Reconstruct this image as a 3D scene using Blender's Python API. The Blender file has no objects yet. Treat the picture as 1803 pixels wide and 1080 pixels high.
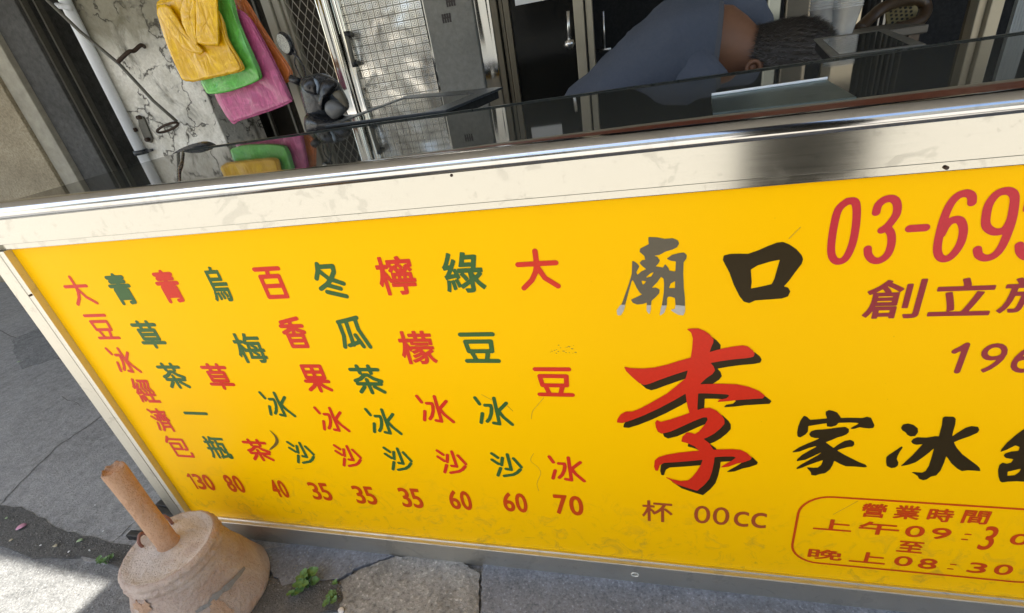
import bpy, bmesh, math, random
import numpy as np
from mathutils import Vector, Matrix, noise as mnoise
R_ = math.radians
random.seed(7)
scene = bpy.context.scene
COL = scene.collection

# ------------------------------------------------------------------ camera
CC = np.array([901.5, 540.0]); F = 856.877
V1 = np.array([-2305., 634.4]); V2 = np.array([1177., 2120.])
def _d(p):
    v = np.array([p[0]-CC[0], p[1]-CC[1], F]); return v/np.linalg.norm(v)
EX = -_d(V1); EZ = -_d(V2); EZ = EZ-EX*(EX@EZ); EZ /= np.linalg.norm(EZ); EY = np.cross(EZ, EX)
RW = np.array([EX, EY, EZ])
CAM = np.array([0.9956, -0.546, 0.8763])
def ray(x, y): return RW @ np.array([x-CC[0], y-CC[1], F])
def P(x, y, Y=0.0):                      # photo direction -> point of the vertical plane at depth Y
    r = ray(x, y); t = (Y-CAM[1])/r[1]; q = CAM+t*r; return Vector(q)
def G(x, y, z=0.0):                      # photo direction -> point of the level plane at height z
    r = ray(x, y); t = (z-CAM[2])/r[2]; q = CAM+t*r; return Vector(q)
cd = bpy.data.cameras.new('camera'); cam = bpy.data.objects.new('camera', cd); COL.objects.link(cam)
cx = RW @ np.array([1, 0, 0]); cy = -(RW @ np.array([0, 1, 0])); cz = -(RW @ np.array([0, 0, 1]))
M = Matrix.Identity(4)
for i in range(3):
    M[i][0], M[i][1], M[i][2], M[i][3] = cx[i], cy[i], cz[i], CAM[i]
cam.matrix_world = M
cd.sensor_width = 36; cd.lens = F/1803*36; cd.clip_start = 0.02; cd.clip_end = 500
scene.camera = cam

# ------------------------------------------------------------------ sky, sun, exposure
SUN = Vector((-0.42, -0.30, 0.86)).normalized()
w = bpy.data.worlds.new('World'); scene.world = w; w.use_nodes = True
nt = w.node_tree; bg = nt.nodes['Background']
sky = nt.nodes.new('ShaderNodeTexSky'); sky.sky_type = 'NISHITA'; sky.sun_disc = False
sky.sun_elevation = math.asin(SUN.z); sky.sun_rotation = math.atan2(SUN.x, SUN.y)
sky.air_density = 1.2; sky.dust_density = 2.0
nt.links.new(sky.outputs[0], bg.inputs[0]); bg.inputs[1].default_value = 0.11
sl = bpy.data.lights.new('sun', 'SUN'); so = bpy.data.objects.new('sun', sl); COL.objects.link(so)
sl.energy = 4.6; sl.angle = R_(0.6); sl.color = (1, 0.95, 0.87)
so.rotation_euler = (-SUN).to_track_quat('-Z', 'Y').to_euler()
scene.view_settings.view_transform = 'Standard'; scene.view_settings.look = 'None'
scene.view_settings.exposure = 1.80; scene.view_settings.gamma = 1
scene.cycles.max_bounces = 10; scene.cycles.glossy_bounces = 6
scene.cycles.sample_clamp_indirect = 6
try: scene.cycles.use_denoising = True
except Exception: pass

# ------------------------------------------------------------------ helpers
def tag(o, label=None, cat=None, group=None, kind=None):
    if label: o['label'] = label
    if cat: o['category'] = cat
    if group: o['group'] = group
    if kind: o['kind'] = kind
    return o
def empty(name, loc, label, cat, group=None):
    o = bpy.data.objects.new(name, None); COL.objects.link(o); o.location = loc
    o.empty_display_size = 0.05
    return tag(o, label, cat, group)
def mesh(name, vs, fs, mat, parent=None, smooth=False):
    me = bpy.data.meshes.new(name); me.from_pydata([tuple(v) for v in vs], [], fs); me.update()
    if mat: me.materials.append(mat)
    if smooth: me.shade_smooth()
    o = bpy.data.objects.new(name, me); COL.objects.link(o)
    if parent is not None:
        o.parent = parent
        root = parent; off = Vector(parent.location)
        while root.parent is not None:
            root = root.parent; off += Vector(root.location)
        for v in me.vertices: v.co -= off
    return o
class MB:
    def __init__(s): s.v = []; s.f = []
    def add(s, vs, fs):
        n = len(s.v); s.v += [tuple(v) for v in vs]; s.f += [tuple(i+n for i in f) for f in fs]
    def box(s, x0, x1, y0, y1, z0, z1):
        v = [(x, y, z) for x in (x0, x1) for y in (y0, y1) for z in (z0, z1)]
        s.add(v, [(0,1,3,2), (4,6,7,5), (0,4,5,1), (2,3,7,6), (0,2,6,4), (1,5,7,3)])
    def prism(s, poly, z0, z1):
        n = len(poly); s.add([(p[0], p[1], z0) for p in poly]+[(p[0], p[1], z1) for p in poly],
            [tuple(range(n))[::-1], tuple(range(n, 2*n))]+[(i, (i+1) % n, n+(i+1) % n, n+i) for i in range(n)])
    def slab(s, pts, nrm, t):                 # polygon in space, thickened along nrm
        n = len(pts); nrm = Vector(nrm)*t
        s.add([Vector(p) for p in pts]+[Vector(p)+nrm for p in pts],
            [tuple(range(n))[::-1], tuple(range(n, 2*n))]+[(i, (i+1) % n, n+(i+1) % n, n+i) for i in range(n)])
    def tube(s, path, r, n=12, cap=True):
        path = [Vector(p) for p in path]; m = len(path)
        rs = r if isinstance(r, (list, tuple)) else [r]*m
        vs = []; up = None
        for i, p in enumerate(path):
            t = (path[min(i+1, m-1)]-path[max(i-1, 0)]).normalized()
            if up is None: up = Vector((0, 0, 1)) if abs(t.z) < .9 else Vector((1, 0, 0))
            a = t.cross(up).normalized(); b = a.cross(t).normalized(); up = b
            for k in range(n):
                an = 2*math.pi*k/n; vs.append(p+(a*math.cos(an)+b*math.sin(an))*rs[i])
        fs = [(i*n+k, i*n+(k+1) % n, (i+1)*n+(k+1) % n, (i+1)*n+k) for i in range(m-1) for k in range(n)]
        if cap: fs += [tuple(range(n))[::-1], tuple(range((m-1)*n, m*n))]
        s.add(vs, fs)
    def lathe(s, prof, c, n=48):              # prof: (r, z)
        vs = [(c[0]+r*math.cos(2*math.pi*k/n), c[1]+r*math.sin(2*math.pi*k/n), c[2]+z) for r, z in prof for k in range(n)]
        m = len(prof)
        s.add(vs, [(i*n+k, i*n+(k+1) % n, (i+1)*n+(k+1) % n, (i+1)*n+k) for i in range(m-1) for k in range(n)])
    def loft(s, rings, cap=True):
        n = len(rings[0]); m = len(rings)
        s.add([v for r in rings for v in r], [(i*n+k, i*n+(k+1) % n, (i+1)*n+(k+1) % n, (i+1)*n+k) for i in range(m-1) for k in range(n)]
              + ([tuple(range(n))[::-1], tuple(range((m-1)*n, m*n))] if cap else []))
    def build(s, name, mat, parent=None, smooth=False, bevel=0, sub=0):
        o = mesh(name, s.v, s.f, mat, parent, smooth)
        if bevel:
            b = o.modifiers.new('bevel', 'BEVEL'); b.width = bevel; b.segments = 2; b.limit_method = 'ANGLE'; b.angle_limit = R_(35)
        if sub:
            b = o.modifiers.new('sub', 'SUBSURF'); b.levels = sub; b.render_levels = sub
        return o
def cr(pts, k=6, closed=False):               # Catmull-Rom through points
    pts = [Vector(p) for p in pts]; n = len(pts); out = []
    rng = range(n) if closed else range(n-1)
    for i in rng:
        a, b, c, d = (pts[(i-1) % n], pts[i], pts[(i+1) % n], pts[(i+2) % n]) if closed else \
                     (pts[max(i-1, 0)], pts[i], pts[i+1], pts[min(i+2, n-1)])
        for j in range(k):
            t = j/k
            out.append(0.5*((2*b)+(c-a)*t+(2*a-5*b+4*c-d)*t*t+(3*b-a-3*c+d)*t**3))
    if not closed: out.append(pts[-1])
    return out

# ------------------------------------------------------------------ materials
def newmat(name):
    m = bpy.data.materials.new(name); m.use_nodes = True
    return m, m.node_tree, m.node_tree.nodes['Principled BSDF']
def N(nt, t, **kw):
    n = nt.nodes.new(t)
    for k, v in kw.items(): setattr(n, k, v)
    return n
def coords(nt, scale=(1, 1, 1), rot=(0, 0, 0)):
    g = N(nt, 'ShaderNodeNewGeometry'); mp = N(nt, 'ShaderNodeMapping')
    mp.inputs['Scale'].default_value = scale; mp.inputs['Rotation'].default_value = rot
    nt.links.new(g.outputs['Position'], mp.inputs[0]); return mp.outputs[0]
def noise(nt, vec, scale, detail=6, rough=.6, dist=0):
    n = N(nt, 'ShaderNodeTexNoise'); n.inputs['Scale'].default_value = scale; n.inputs['Detail'].default_value = detail
    n.inputs['Roughness'].default_value = rough; n.inputs['Distortion'].default_value = dist
    nt.links.new(vec, n.inputs['Vector']); return n.outputs['Fac']
def ramp(nt, fac, stops):
    r = N(nt, 'ShaderNodeValToRGB'); e = r.color_ramp.elements
    while len(e) < len(stops): e.new(.5)
    for el, (p, c) in zip(e, stops):
        el.position = p; el.color = (c[0], c[1], c[2], 1) if not isinstance(c, (int, float)) else (c, c, c, 1)
    nt.links.new(fac, r.inputs[0]); return r.outputs[0]
def mixc(nt, fac, a, b, mode='MIX'):
    m = N(nt, 'ShaderNodeMix', data_type='RGBA', blend_type=mode)
    for sock, v in ((m.inputs[0], fac), (m.inputs[6], a), (m.inputs[7], b)):
        if isinstance(v, bpy.types.NodeSocket): nt.links.new(v, sock)
        elif isinstance(v, (int, float)): sock.default_value = v
        else: sock.default_value = (v[0], v[1], v[2], 1)
    return m.outputs[2]
def math_(nt, op, a, b=0.0, clamp=False):
    m = N(nt, 'ShaderNodeMath', operation=op); m.use_clamp = clamp
    for sock, v in ((m.inputs[0], a), (m.inputs[1], b)):
        if isinstance(v, bpy.types.NodeSocket): nt.links.new(v, sock)
        else: sock.default_value = v
    return m.outputs[0]
def bump(nt, bs, h, strength=.3, dist=.01):
    b = N(nt, 'ShaderNodeBump'); b.inputs['Strength'].default_value = strength; b.inputs['Distance'].default_value = dist
    nt.links.new(h, b.inputs['Height']); nt.links.new(b.outputs[0], bs.inputs['Normal'])
def plain(name, col, rough=.5, metal=0, var=.12, vs=25, bmp=.05, spec=.5):
    m, nt, bs = newmat(name); v = coords(nt); n = noise(nt, v, vs)
    c = mixc(nt, n, [max(0, x*(1-var)) for x in col], [min(1, x*(1+var)) for x in col])
    nt.links.new(c, bs.inputs['Base Color'])
    rr = ramp(nt, noise(nt, v, vs*2.3), [(.3, rough*.85), (.7, min(1, rough*1.15))])
    nt.links.new(rr, bs.inputs['Roughness']); bs.inputs['Metallic'].default_value = metal
    bs.inputs['Specular IOR Level'].default_value = spec
    if bmp: bump(nt, bs, noise(nt, v, vs*6), bmp, .003)
    return m

def steel_mat(name, col=(.78, .76, .72), rough=.28, along='X', blotch=.5, gb=.006):
    m, nt, bs = newmat(name)
    sc = {'X': (3, 260, 260), 'Z': (260, 260, 3), 'N': (40, 40, 40)}[along]
    v = coords(nt, sc); vp = coords(nt)
    grain = noise(nt, v, 4, 3, .6)
    stains = ramp(nt, noise(nt, vp, 17, 6, .62, .8), [(.575, 0), (.60, 1)])
    fine = ramp(nt, noise(nt, vp, 95, 5, .7, .8), [(.60, 0), (.66, 1)])
    c = mixc(nt, math_(nt, 'MULTIPLY', stains, blotch*.5), col, [x*.62 for x in col])
    c = mixc(nt, math_(nt, 'MULTIPLY', fine, blotch*.45), c, [x*.5 for x in col])
    nt.links.new(c, bs.inputs['Base Color']); bs.inputs['Metallic'].default_value = 1
    r = ramp(nt, grain, [(.2, rough*.8), (.8, rough*1.3)])
    r2 = math_(nt, 'ADD', r, math_(nt, 'MULTIPLY', stains, .03))
    nt.links.new(r2, bs.inputs['Roughness'])
    bump(nt, bs, grain, gb, .002)
    return m
STEEL = steel_mat('brushed_steel'); STEELV = steel_mat('brushed_steel_upright', along='Z', col=(.55, .53, .47), rough=.34, blotch=.7)
RAIL = steel_mat('rail_steel', rough=.10, blotch=.45, col=(.56, .56, .56))
STRIP = steel_mat('strip_steel', rough=.15, col=(.46, .45, .405), blotch=.55, gb=.003)
DULL = steel_mat('dull_steel', col=(.64, .62, .56), rough=.45, along='X')
DARKSTEEL = plain('dark_steel', (.05, .05, .048), .45, .6)

def panel_mat():
    m, nt, bs = newmat('yellow_acrylic'); v = coords(nt)
    grain = noise(nt, v, 900, 2, .5)
    c = mixc(nt, grain, (.95, .50, 0), (1.0, .565, 0))
    big = noise(nt, v, 3.0, 3, .5)
    c = mixc(nt, ramp(nt, big, [(.35, 0), (.7, .25)]), c, (.95, .47, .0))
    # dirt gathers low on the panel
    sep = N(nt, 'ShaderNodeSeparateXYZ'); g = N(nt, 'ShaderNodeNewGeometry'); nt.links.new(g.outputs['Position'], sep.inputs[0])
    low = ramp(nt, sep.outputs[2], [(.06, 1), (.26, 0)])
    sm = ramp(nt, noise(nt, v, 28, 7, .7, 1.2), [(.53, 0), (.70, 1)])
    c = mixc(nt, math_(nt, 'MULTIPLY', math_(nt, 'MULTIPLY', sm, low), .62), c, (.33, .20, .03))
    low2 = ramp(nt, sep.outputs[2], [(.058, 1), (.066, 0)])
    c = mixc(nt, math_(nt, 'MULTIPLY', low2, .35), c, (.45, .25, .01))
    sp = ramp(nt, noise(nt, v, 210, 3, .5), [(.74, 0), (.78, 1)])
    c = mixc(nt, math_(nt, 'MULTIPLY', sp, .4), c, (.30, .17, .03))
    nt.links.new(c, bs.inputs['Base Color'])
    bs.inputs['Roughness'].default_value = .33; bs.inputs['Specular IOR Level'].default_value = .05
    bump(nt, bs, noise(nt, v, 9, 2, .4), .10, .004)
    return m
YEL = panel_mat()
def ink(name, col, rough=.25):
    m, nt, bs = newmat(name); v = coords(nt); n = noise(nt, v, 300, 3)
    c = mixc(nt, n, [x*.9 for x in col], [x*1.1 for x in col])
    nt.links.new(c, bs.inputs['Base Color']); bs.inputs['Roughness'].default_value = rough; bs.inputs['Specular IOR Level'].default_value = .14
    bump(nt, bs, noise(nt, v, 9, 2, .4), .10, .004)
    return m
RED = ink('red_ink', (.62, .035, .015)); GRN = ink('green_ink', (.045, .115, .03)); BLK = ink('black_ink', (.030, .019, .006), .35)
MAROON = ink('maroon_ink', (.28, .035, .04)); ORED = ink('orange_red_ink', (.56, .06, .006)); BRICK = ink('brown_ink', (.36, .07, .02))
GREYINK = ink('grey_gloss_ink', (.125, .105, .07), .3); SILVER = ink('silver_gloss_ink', (.45, .42, .37), .5)

def asphalt(name, c1, c2, scale=1.0, bs_=.5, fleck=.5):
    m, nt, bs = newmat(name); v = coords(nt)
    big = noise(nt, v, 4*scale, 6, .6, .4); mid = noise(nt, v, 45*scale, 6, .7); fine = noise(nt, v, 210*scale, 4, .65)
    c = mixc(nt, ramp(nt, big, [(.3, 0), (.7, 1)]), c1, c2)
    c = mixc(nt, ramp(nt, mid, [(.35, 0), (.65, 1)]), c, mixc(nt, .5, c, [x*1.75 for x in c2]))
    dk = ramp(nt, fine, [(.30, 1), (.48, 0)])
    c = mixc(nt, math_(nt, 'MULTIPLY', dk, .6), c, [x*.3 for x in c1])
    lt = ramp(nt, fine, [(.58, 0), (.70, 1)])
    c = mixc(nt, math_(nt, 'MULTIPLY', lt, fleck), c, [min(1, x*2.3) for x in c2])
    nt.links.new(c, bs.inputs['Base Color']); bs.inputs['Roughness'].default_value = .88
    h = math_(nt, 'ADD', math_(nt, 'MULTIPLY', mid, .5), math_(nt, 'MULTIPLY', fine, .4))
    bump(nt, bs, h, bs_, .006)
    return m
GROUND = asphalt('ground_asphalt', (.10, .102, .10), (.19, .192, .187), 1, 1.2, .9)
CONC = asphalt('smooth_concrete', (.17, .17, .163), (.26, .258, .248), 1, 1.0, .4)
BLUEC = asphalt('bluish_concrete', (.10, .112, .128), (.155, .167, .186), 1, .7, .8)
AGG = asphalt('exposed_aggregate', (.10, .10, .088), (.25, .245, .225), .66, 1.4, 1.0)
SOIL = asphalt('damp_soil', (.050, .048, .043), (.095, .092, .083), 1.2, 1.2, .7)
STREET = asphalt('street_concrete', (.27, .255, .225), (.33, .315, .28), 1, .3, .1)

def wall_mat():
    m, nt, bs = newmat('peeling_white_concrete'); v = coords(nt)
    n1 = noise(nt, v, 7, 7, .65, .6); n2 = noise(nt, v, 60, 5, .65)
    c = mixc(nt, ramp(nt, n1, [(.35, 0), (.62, 1)]), (.62, .60, .52), (.90, .88, .80))
    c = mixc(nt, ramp(nt, n2, [(.4, .0), (.72, .55)]), c, (.48, .45, .37))
    # stains with their own shape
    st = ramp(nt, noise(nt, coords(nt, (1, 1, .5)), 5.2, 7, .7, 1.4), [(.55, 0), (.68, 1)])
    c = mixc(nt, math_(nt, 'MULTIPLY', st, .75), c, (.12, .115, .085))
    gz = N(nt, 'ShaderNodeNewGeometry'); sz = N(nt, 'ShaderNodeSeparateXYZ'); nt.links.new(gz.outputs['Position'], sz.inputs[0])
    moss = math_(nt, 'MULTIPLY', math_(nt, 'MULTIPLY', math_(nt, 'SUBTRACT', math_(nt, 'ADD', sz.outputs[2], math_(nt, 'MULTIPLY', n1, .35)), 1.24), 7.0, True), .8, True)
    c = mixc(nt, moss, c, (.16, .145, .085))
    vo = N(nt, 'ShaderNodeTexVoronoi', feature='DISTANCE_TO_EDGE'); vo.inputs['Scale'].default_value = 4.3
    nz = N(nt, 'ShaderNodeTexNoise'); nz.inputs['Scale'].default_value = 14; nz.inputs['Detail'].default_value = 6
    nt.links.new(v, nz.inputs['Vector'])
    ad = N(nt, 'ShaderNodeVectorMath', operation='MULTIPLY_ADD'); ad.inputs[1].default_value = (.22, .22, .22)
    nt.links.new(nz.outputs['Color'], ad.inputs[0]); nt.links.new(v, ad.inputs[2]); nt.links.new(ad.outputs[0], vo.inputs['Vector'])
    ck = ramp(nt, vo.outputs['Distance'], [(.006, 1), (.028, 0)])
    gate = ramp(nt, noise(nt, v, 9, 3), [(.42, 0), (.52, 1)])
    ck = math_(nt, 'MULTIPLY', ck, gate)
    halo = math_(nt, 'MULTIPLY', ramp(nt, vo.outputs['Distance'], [(.0, 1), (.14, 0)]), ramp(nt, noise(nt, v, 6, 5, .7, 1.0), [(.48, 0), (.66, 1)]))
    c = mixc(nt, math_(nt, 'MULTIPLY', halo, .7), c, (.10, .09, .065))
    c = mixc(nt, math_(nt, 'MULTIPLY', ck, .85), c, (.045, .04, .03))
    nt.links.new(c, bs.inputs['Base Color']); bs.inputs['Roughness'].default_value = .9
    bump(nt, bs, math_(nt, 'SUBTRACT', math_(nt, 'ADD', n1, math_(nt, 'MULTIPLY', n2, .6)), ck), .6, .012)
    return m
WALL = wall_mat()
def rough_stone(name, c1, c2, sc=150, bm=.7):
    m, nt, bs = newmat(name); v = coords(nt); n = noise(nt, v, sc, 5, .7); b = noise(nt, v, 6, 5, .6)
    c = mixc(nt, ramp(nt, n, [(.3, 0), (.7, 1)]), c1, c2)
    c = mixc(nt, ramp(nt, b, [(.35, .0), (.7, .5)]), c, [x*.62 for x in c1])
    nt.links.new(c, bs.inputs['Base Color']); bs.inputs['Roughness'].default_value = .9
    bump(nt, bs, n, bm, .006); return m
BEIGE = rough_stone('beige_washed_stone', (.24, .195, .12), (.52, .45, .32), 95, 1.2)
GREYCON = rough_stone('weathered_grey_concrete', (.05, .05, .047), (.11, .11, .105), 40)
PILAST = rough_stone('grey_render', (.21, .205, .18), (.29, .285, .255), 50, .3)
ALUM = plain('beige_aluminium', (.40, .36, .27), .38, .5, .08)
BRONZE = plain('bronze_aluminium', (.14, .12, .085), .35, .6, .1)
CREAMF = plain('cream_gate_frame', (.36, .34, .27), .5, .1, .1)
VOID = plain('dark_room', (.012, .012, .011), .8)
FLOORM = plain('dark_floor', (.05, .048, .042), .5)
WPIPE = plain('white_pipe', (.72, .75, .78), .3, 0, .06)
BPIPE = plain('rusty_brown_pipe', (.24, .16, .10), .7, 0, .3, 60)
RUST = plain('rusty_iron', (.055, .035, .024), .75, .3, .5, 90, .4)
IRON = plain('weathered_iron', (.13, .125, .105), .55, .5, .3, 60)
BLACKP = plain('black_plastic', (.018, .018, .02), .28)
GREYP = plain('grey_plastic', (.028, .031, .036), .28)
WOOD = plain('brown_wood', (.055, .032, .014), .4)
CANE = plain('woven_cane', (.22, .18, .08), .7)
CURT = plain('grey_curtain', (.07, .07, .065), .9)
BRWN = plain('brown_reflection', (.16, .045, .02), .4)
TAN = plain('tan_reflection', (.22, .19, .13), .5)
SHIRT = plain('blue_grey_cotton', (.075, .090, .125), .9, 0, .1, 60, .3)
COLLAR = plain('grey_cotton_rib', (.095, .102, .12), .9, 0, .1, 60, .3)
SKIN = plain('skin', (.20, .095, .052), .5, 0, .1, 40, .1)
HAIR = plain('grey_black_hair', (.030, .024, .018), .55, 0, .5, 200)
PANTS = plain('dark_trousers', (.03, .032, .04), .9)
PAPER = plain('white_paper', (.75, .76, .76), .7, 0, .03)
LEAF = plain('weed_leaf', (.10, .20, .055), .5, 0, .55, 90)
PETAL = plain('pink_petal', (.62, .30, .40), .6); DRY = plain('dry_leaf', (.42, .38, .26), .7); PALE = plain('pale_green_leaf', (.35, .45, .25), .6)

def glass_top_mat():
    m, nt, bs = newmat('dark_counter_glass'); v = coords(nt)
    nt.links.new(mixc(nt, noise(nt, v, 3), (.036, .038, .032), (.050, .052, .045)), bs.inputs['Base Color'])
    bs.inputs['Roughness'].default_value = .03; bs.inputs['IOR'].default_value = 1.22
    return m
GLASS = glass_top_mat()
def darkglass():
    m, nt, bs = newmat('dark_window_glass'); v = coords(nt)
    nt.links.new(mixc(nt, noise(nt, v, 2), (.006, .006, .005), (.011, .011, .010)), bs.inputs['Base Color'])
    bs.inputs['Roughness'].default_value = .12; bs.inputs['Specular IOR Level'].default_value = .25; return m
DGLASS = darkglass()
def bagmat(name, col):
    m, nt, bs = newmat(name); v = coords(nt, (1, 1, .28), (0, R_(-18), 0)); v2 = coords(nt, (.5, 1, 1), (0, R_(35), 0))
    def ridge(vec, sc_, d_): return math_(nt, 'ABSOLUTE', math_(nt, 'SUBTRACT', noise(nt, vec, sc_, 2, .5, d_), .5))
    h = math_(nt, 'ADD', ridge(v, 30, 1.2), math_(nt, 'MULTIPLY', ridge(v2, 22, .8), .8)); h = math_(nt, 'ADD', h, math_(nt, 'MULTIPLY', ridge(v, 85, .6), .35))
    n = ramp(nt, h, [(.02, 1), (.16, 0)])
    c = mixc(nt, n, [x*.80 for x in col], [min(1, x*1.10+.004) for x in col])
    nt.links.new(c, bs.inputs['Base Color']); bs.inputs['Roughness'].default_value = .25; bs.inputs['Coat Weight'].default_value = .5; bs.inputs['Coat Roughness'].default_value = .12
    bump(nt, bs, h, .38, .014)
    return m
BAGY = bagmat('yellow_film', (1.0, .56, .0)); BAGG = bagmat('green_film', (.15, .58, .09)); BAGP = bagmat('pink_film', (.60, .11, .28)); BAGO = bagmat('orange_film', (.66, .20, .05))
def plastic_clear():
    m, nt, bs = newmat('clear_cup_plastic')
    v = coords(nt)
    nt.links.new(mixc(nt, noise(nt, v, 40), (.55, .57, .56), (.8, .82, .82)), bs.inputs['Base Color'])
    bs.inputs['Roughness'].default_value = .12; bs.inputs['Transmission Weight'].default_value = .25; bs.inputs['IOR'].default_value = 1.3
    bs.inputs['Alpha'].default_value = .72
    return m
CUPM = plastic_clear()
def embossed():
    m, nt, bs = newmat('embossed_steel'); v = coords(nt, (1/.030, 1, 1/.030))
    fr = N(nt, 'ShaderNodeVectorMath', operation='FRACTION'); nt.links.new(v, fr.inputs[0])
    sep = N(nt, 'ShaderNodeSeparateXYZ'); nt.links.new(fr.outputs[0], sep.inputs[0])
    a = math_(nt, 'ABSOLUTE', math_(nt, 'SUBTRACT', sep.outputs[0], .5)); b = math_(nt, 'ABSOLUTE', math_(nt, 'SUBTRACT', sep.outputs[2], .5))
    d = math_(nt, 'MAXIMUM', a, b)
    rings = math_(nt, 'SINE', math_(nt, 'MULTIPLY', d, 31.0))
    rr = ramp(nt, rings, [(.35, 0), (.75, 1)])
    edge = ramp(nt, d, [(.455, 0), (.475, 1)])
    vp = coords(nt)
    patch = ramp(nt, noise(nt, vp, 5.5, 3, .5, 1.4), [(.42, 0), (.56, 1)])
    c = mixc(nt, math_(nt, 'MULTIPLY', rr, .85), (.78, .76, .70), (.16, .155, .13))
    c = mixc(nt, edge, c, (.34, .33, .29))
    nt.links.new(c, bs.inputs['Base Color']); bs.inputs['Metallic'].default_value = .95
    nt.links.new(ramp(nt, noise(nt, vp, 12, 3), [(.3, .12), (.7, .3)]), bs.inputs['Roughness'])
    b1 = N(nt, 'ShaderNodeBump'); b1.inputs['Strength'].default_value = .5; b1.inputs['Distance'].default_value = .08
    nt.links.new(noise(nt, vp, 3.2, 2, .4, .6), b1.inputs['Height'])
    b2 = N(nt, 'ShaderNodeBump'); b2.inputs['Strength'].default_value = .35; b2.inputs['Distance'].default_value = .0015
    nt.links.new(rr, b2.inputs['Height']); nt.links.new(b1.outputs[0], b2.inputs['Normal']); nt.links.new(b2.outputs[0], bs.inputs['Normal'])
    return m
EMBOSS = embossed()
def polished():
    m, nt, bs = newmat('polished_steel'); v = coords(nt, (60, 60, 1.2))
    bs.inputs['Base Color'].default_value = (.8, .79, .76, 1); bs.inputs['Metallic'].default_value = 1; bs.inputs['Roughness'].default_value = .08
    n = noise(nt, v, .35, 2, .4); bump(nt, bs, n, .25, .02)
    nt.links.new(mixc(nt, n, (.76, .74, .70), (.84, .83, .80)), bs.inputs['Base Color'])
    return m
POLISH = polished()
def clay(name, c1, c2, c3):
    m, nt, bs = newmat(name); v = coords(nt)
    n = noise(nt, v, 14, 7, .65, .8); n2 = noise(nt, v, 130, 4, .7)
    c = mixc(nt, ramp(nt, n, [(.36, 0), (.64, 1)]), c1, c2)
    c = mixc(nt, ramp(nt, noise(nt, v, 9, 4, .6, .5), [(.60, 0), (.66, .8)]), c, c3)
    c = mixc(nt, ramp(nt, n2, [(.30, .5), (.42, 0)]), c, [x*.55 for x in c1])
    nt.links.new(c, bs.inputs['Base Color']); bs.inputs['Roughness'].default_value = .85
    bump(nt, bs, math_(nt, 'ADD', n, math_(nt, 'MULTIPLY', n2, .6)), .9, .010)
    return m
CLAY = clay('painted_concrete_side', (.41, .30, .235), (.52, .42, .35), (.48, .31, .21))
CLAYTOP = clay('dusty_concrete_top', (.50, .44, .38), (.62, .56, .50), (.45, .36, .30))
CLAYP = clay('terracotta_pipe', (.47, .265, .15), (.54, .33, .20), (.42, .28, .20))
GREYMARK = rough_stone('scraped_grey_streak', (.25, .235, .215), (.36, .345, .32), 120, .5)

# ------------------------------------------------------------------ ground and street (setting)
g = mesh('ground', [(-60, -60, 0), (60, -60, 0), (60, 60, 0), (-60, 60, 0)], [(0, 1, 2, 3)], GROUND); tag(g, kind='structure')
def jag(pts, amp, k=5, closed=True, seed=0):
    rnd = random.Random(seed); out = []; n = len(pts)
    for i in range(n if closed else n-1):
        a, b = Vector(pts[i]), Vector(pts[(i+1) % n])
        for j in range(k):
            q = a.lerp(b, j/k)
            if j: q = q+Vector((rnd.uniform(-amp, amp), rnd.uniform(-amp, amp), 0))
            out.append(q)
    if not closed: out.append(Vector(pts[-1]))
    return out
def sheet(name, pts, z0, z1, mat, **kw):
    mb = MB(); mb.prism([(p[0], p[1]) for p in pts], z0, z1); o = mb.build(name, mat); tag(o, kind='structure', **kw); return o
def gp(l, z=0.0): return [G(x, y, z) for x, y in l]
def shr(p, d): return p
# pavement slabs traced on the level ground
sheet('pavement', jag(gp([(-260, 800), (0, 893), (60, 940), (150, 990), (235, 1000), (345, 1000), (400, 985), (560, 985), (700, 960), (560, 700), (200, 430), (-100, 430), (-700, 560)]), .004, 8, seed=1), -.02, .0045, CONC)
sheet('pavement_slab', jag(gp([(604, 1028), (640, 1006), (700, 984), (760, 985), (806, 988), (832, 1008), (846, 1016), (843, 1050), (846, 1110), (700, 1150), (590, 1110), (607, 1060)]), .0025, 6, seed=2), -.02, .009, AGG)
sheet('pavement_edge', jag(gp([(855, 990), (850, 1016), (849, 1060), (852, 1200), (1500, 1400), (2600, 1500), (2400, 1100), (1500, 1000), (1100, 985)]), .002, 10, seed=3), -.02, .011, BLUEC)
sheet('pavement_patch', jag(gp([(440, 975), (480, 1010), (500, 1035), (540, 1026), (596, 1024), (632, 1003), (690, 983), (760, 975), (700, 960), (560, 955)]), .0025, 6, seed=4), -.02, .0075, BLUEC)
so_ = sheet('soil', jag(gp([(-60, 890), (40, 895), (110, 935), (200, 960), (330, 985), (470, 1020), (520, 1030), (596, 1026), (622, 1060), (600, 1078), (470, 1100), (420, 1085), (230, 1010), (160, 985), (60, 985), (-80, 935)]), .0035, 7, seed=5), -.02, .0065, SOIL)
sheet('pavement_rough_patch', jag(gp([(40, 652), (90, 636), (135, 622), (160, 655), (200, 690), (240, 745), (300, 820), (330, 850), (300, 780), (500, 700), (300, 560), (120, 560), (20, 600)]), .006, 7, seed=9), -.02, .0062, GROUND)
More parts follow.
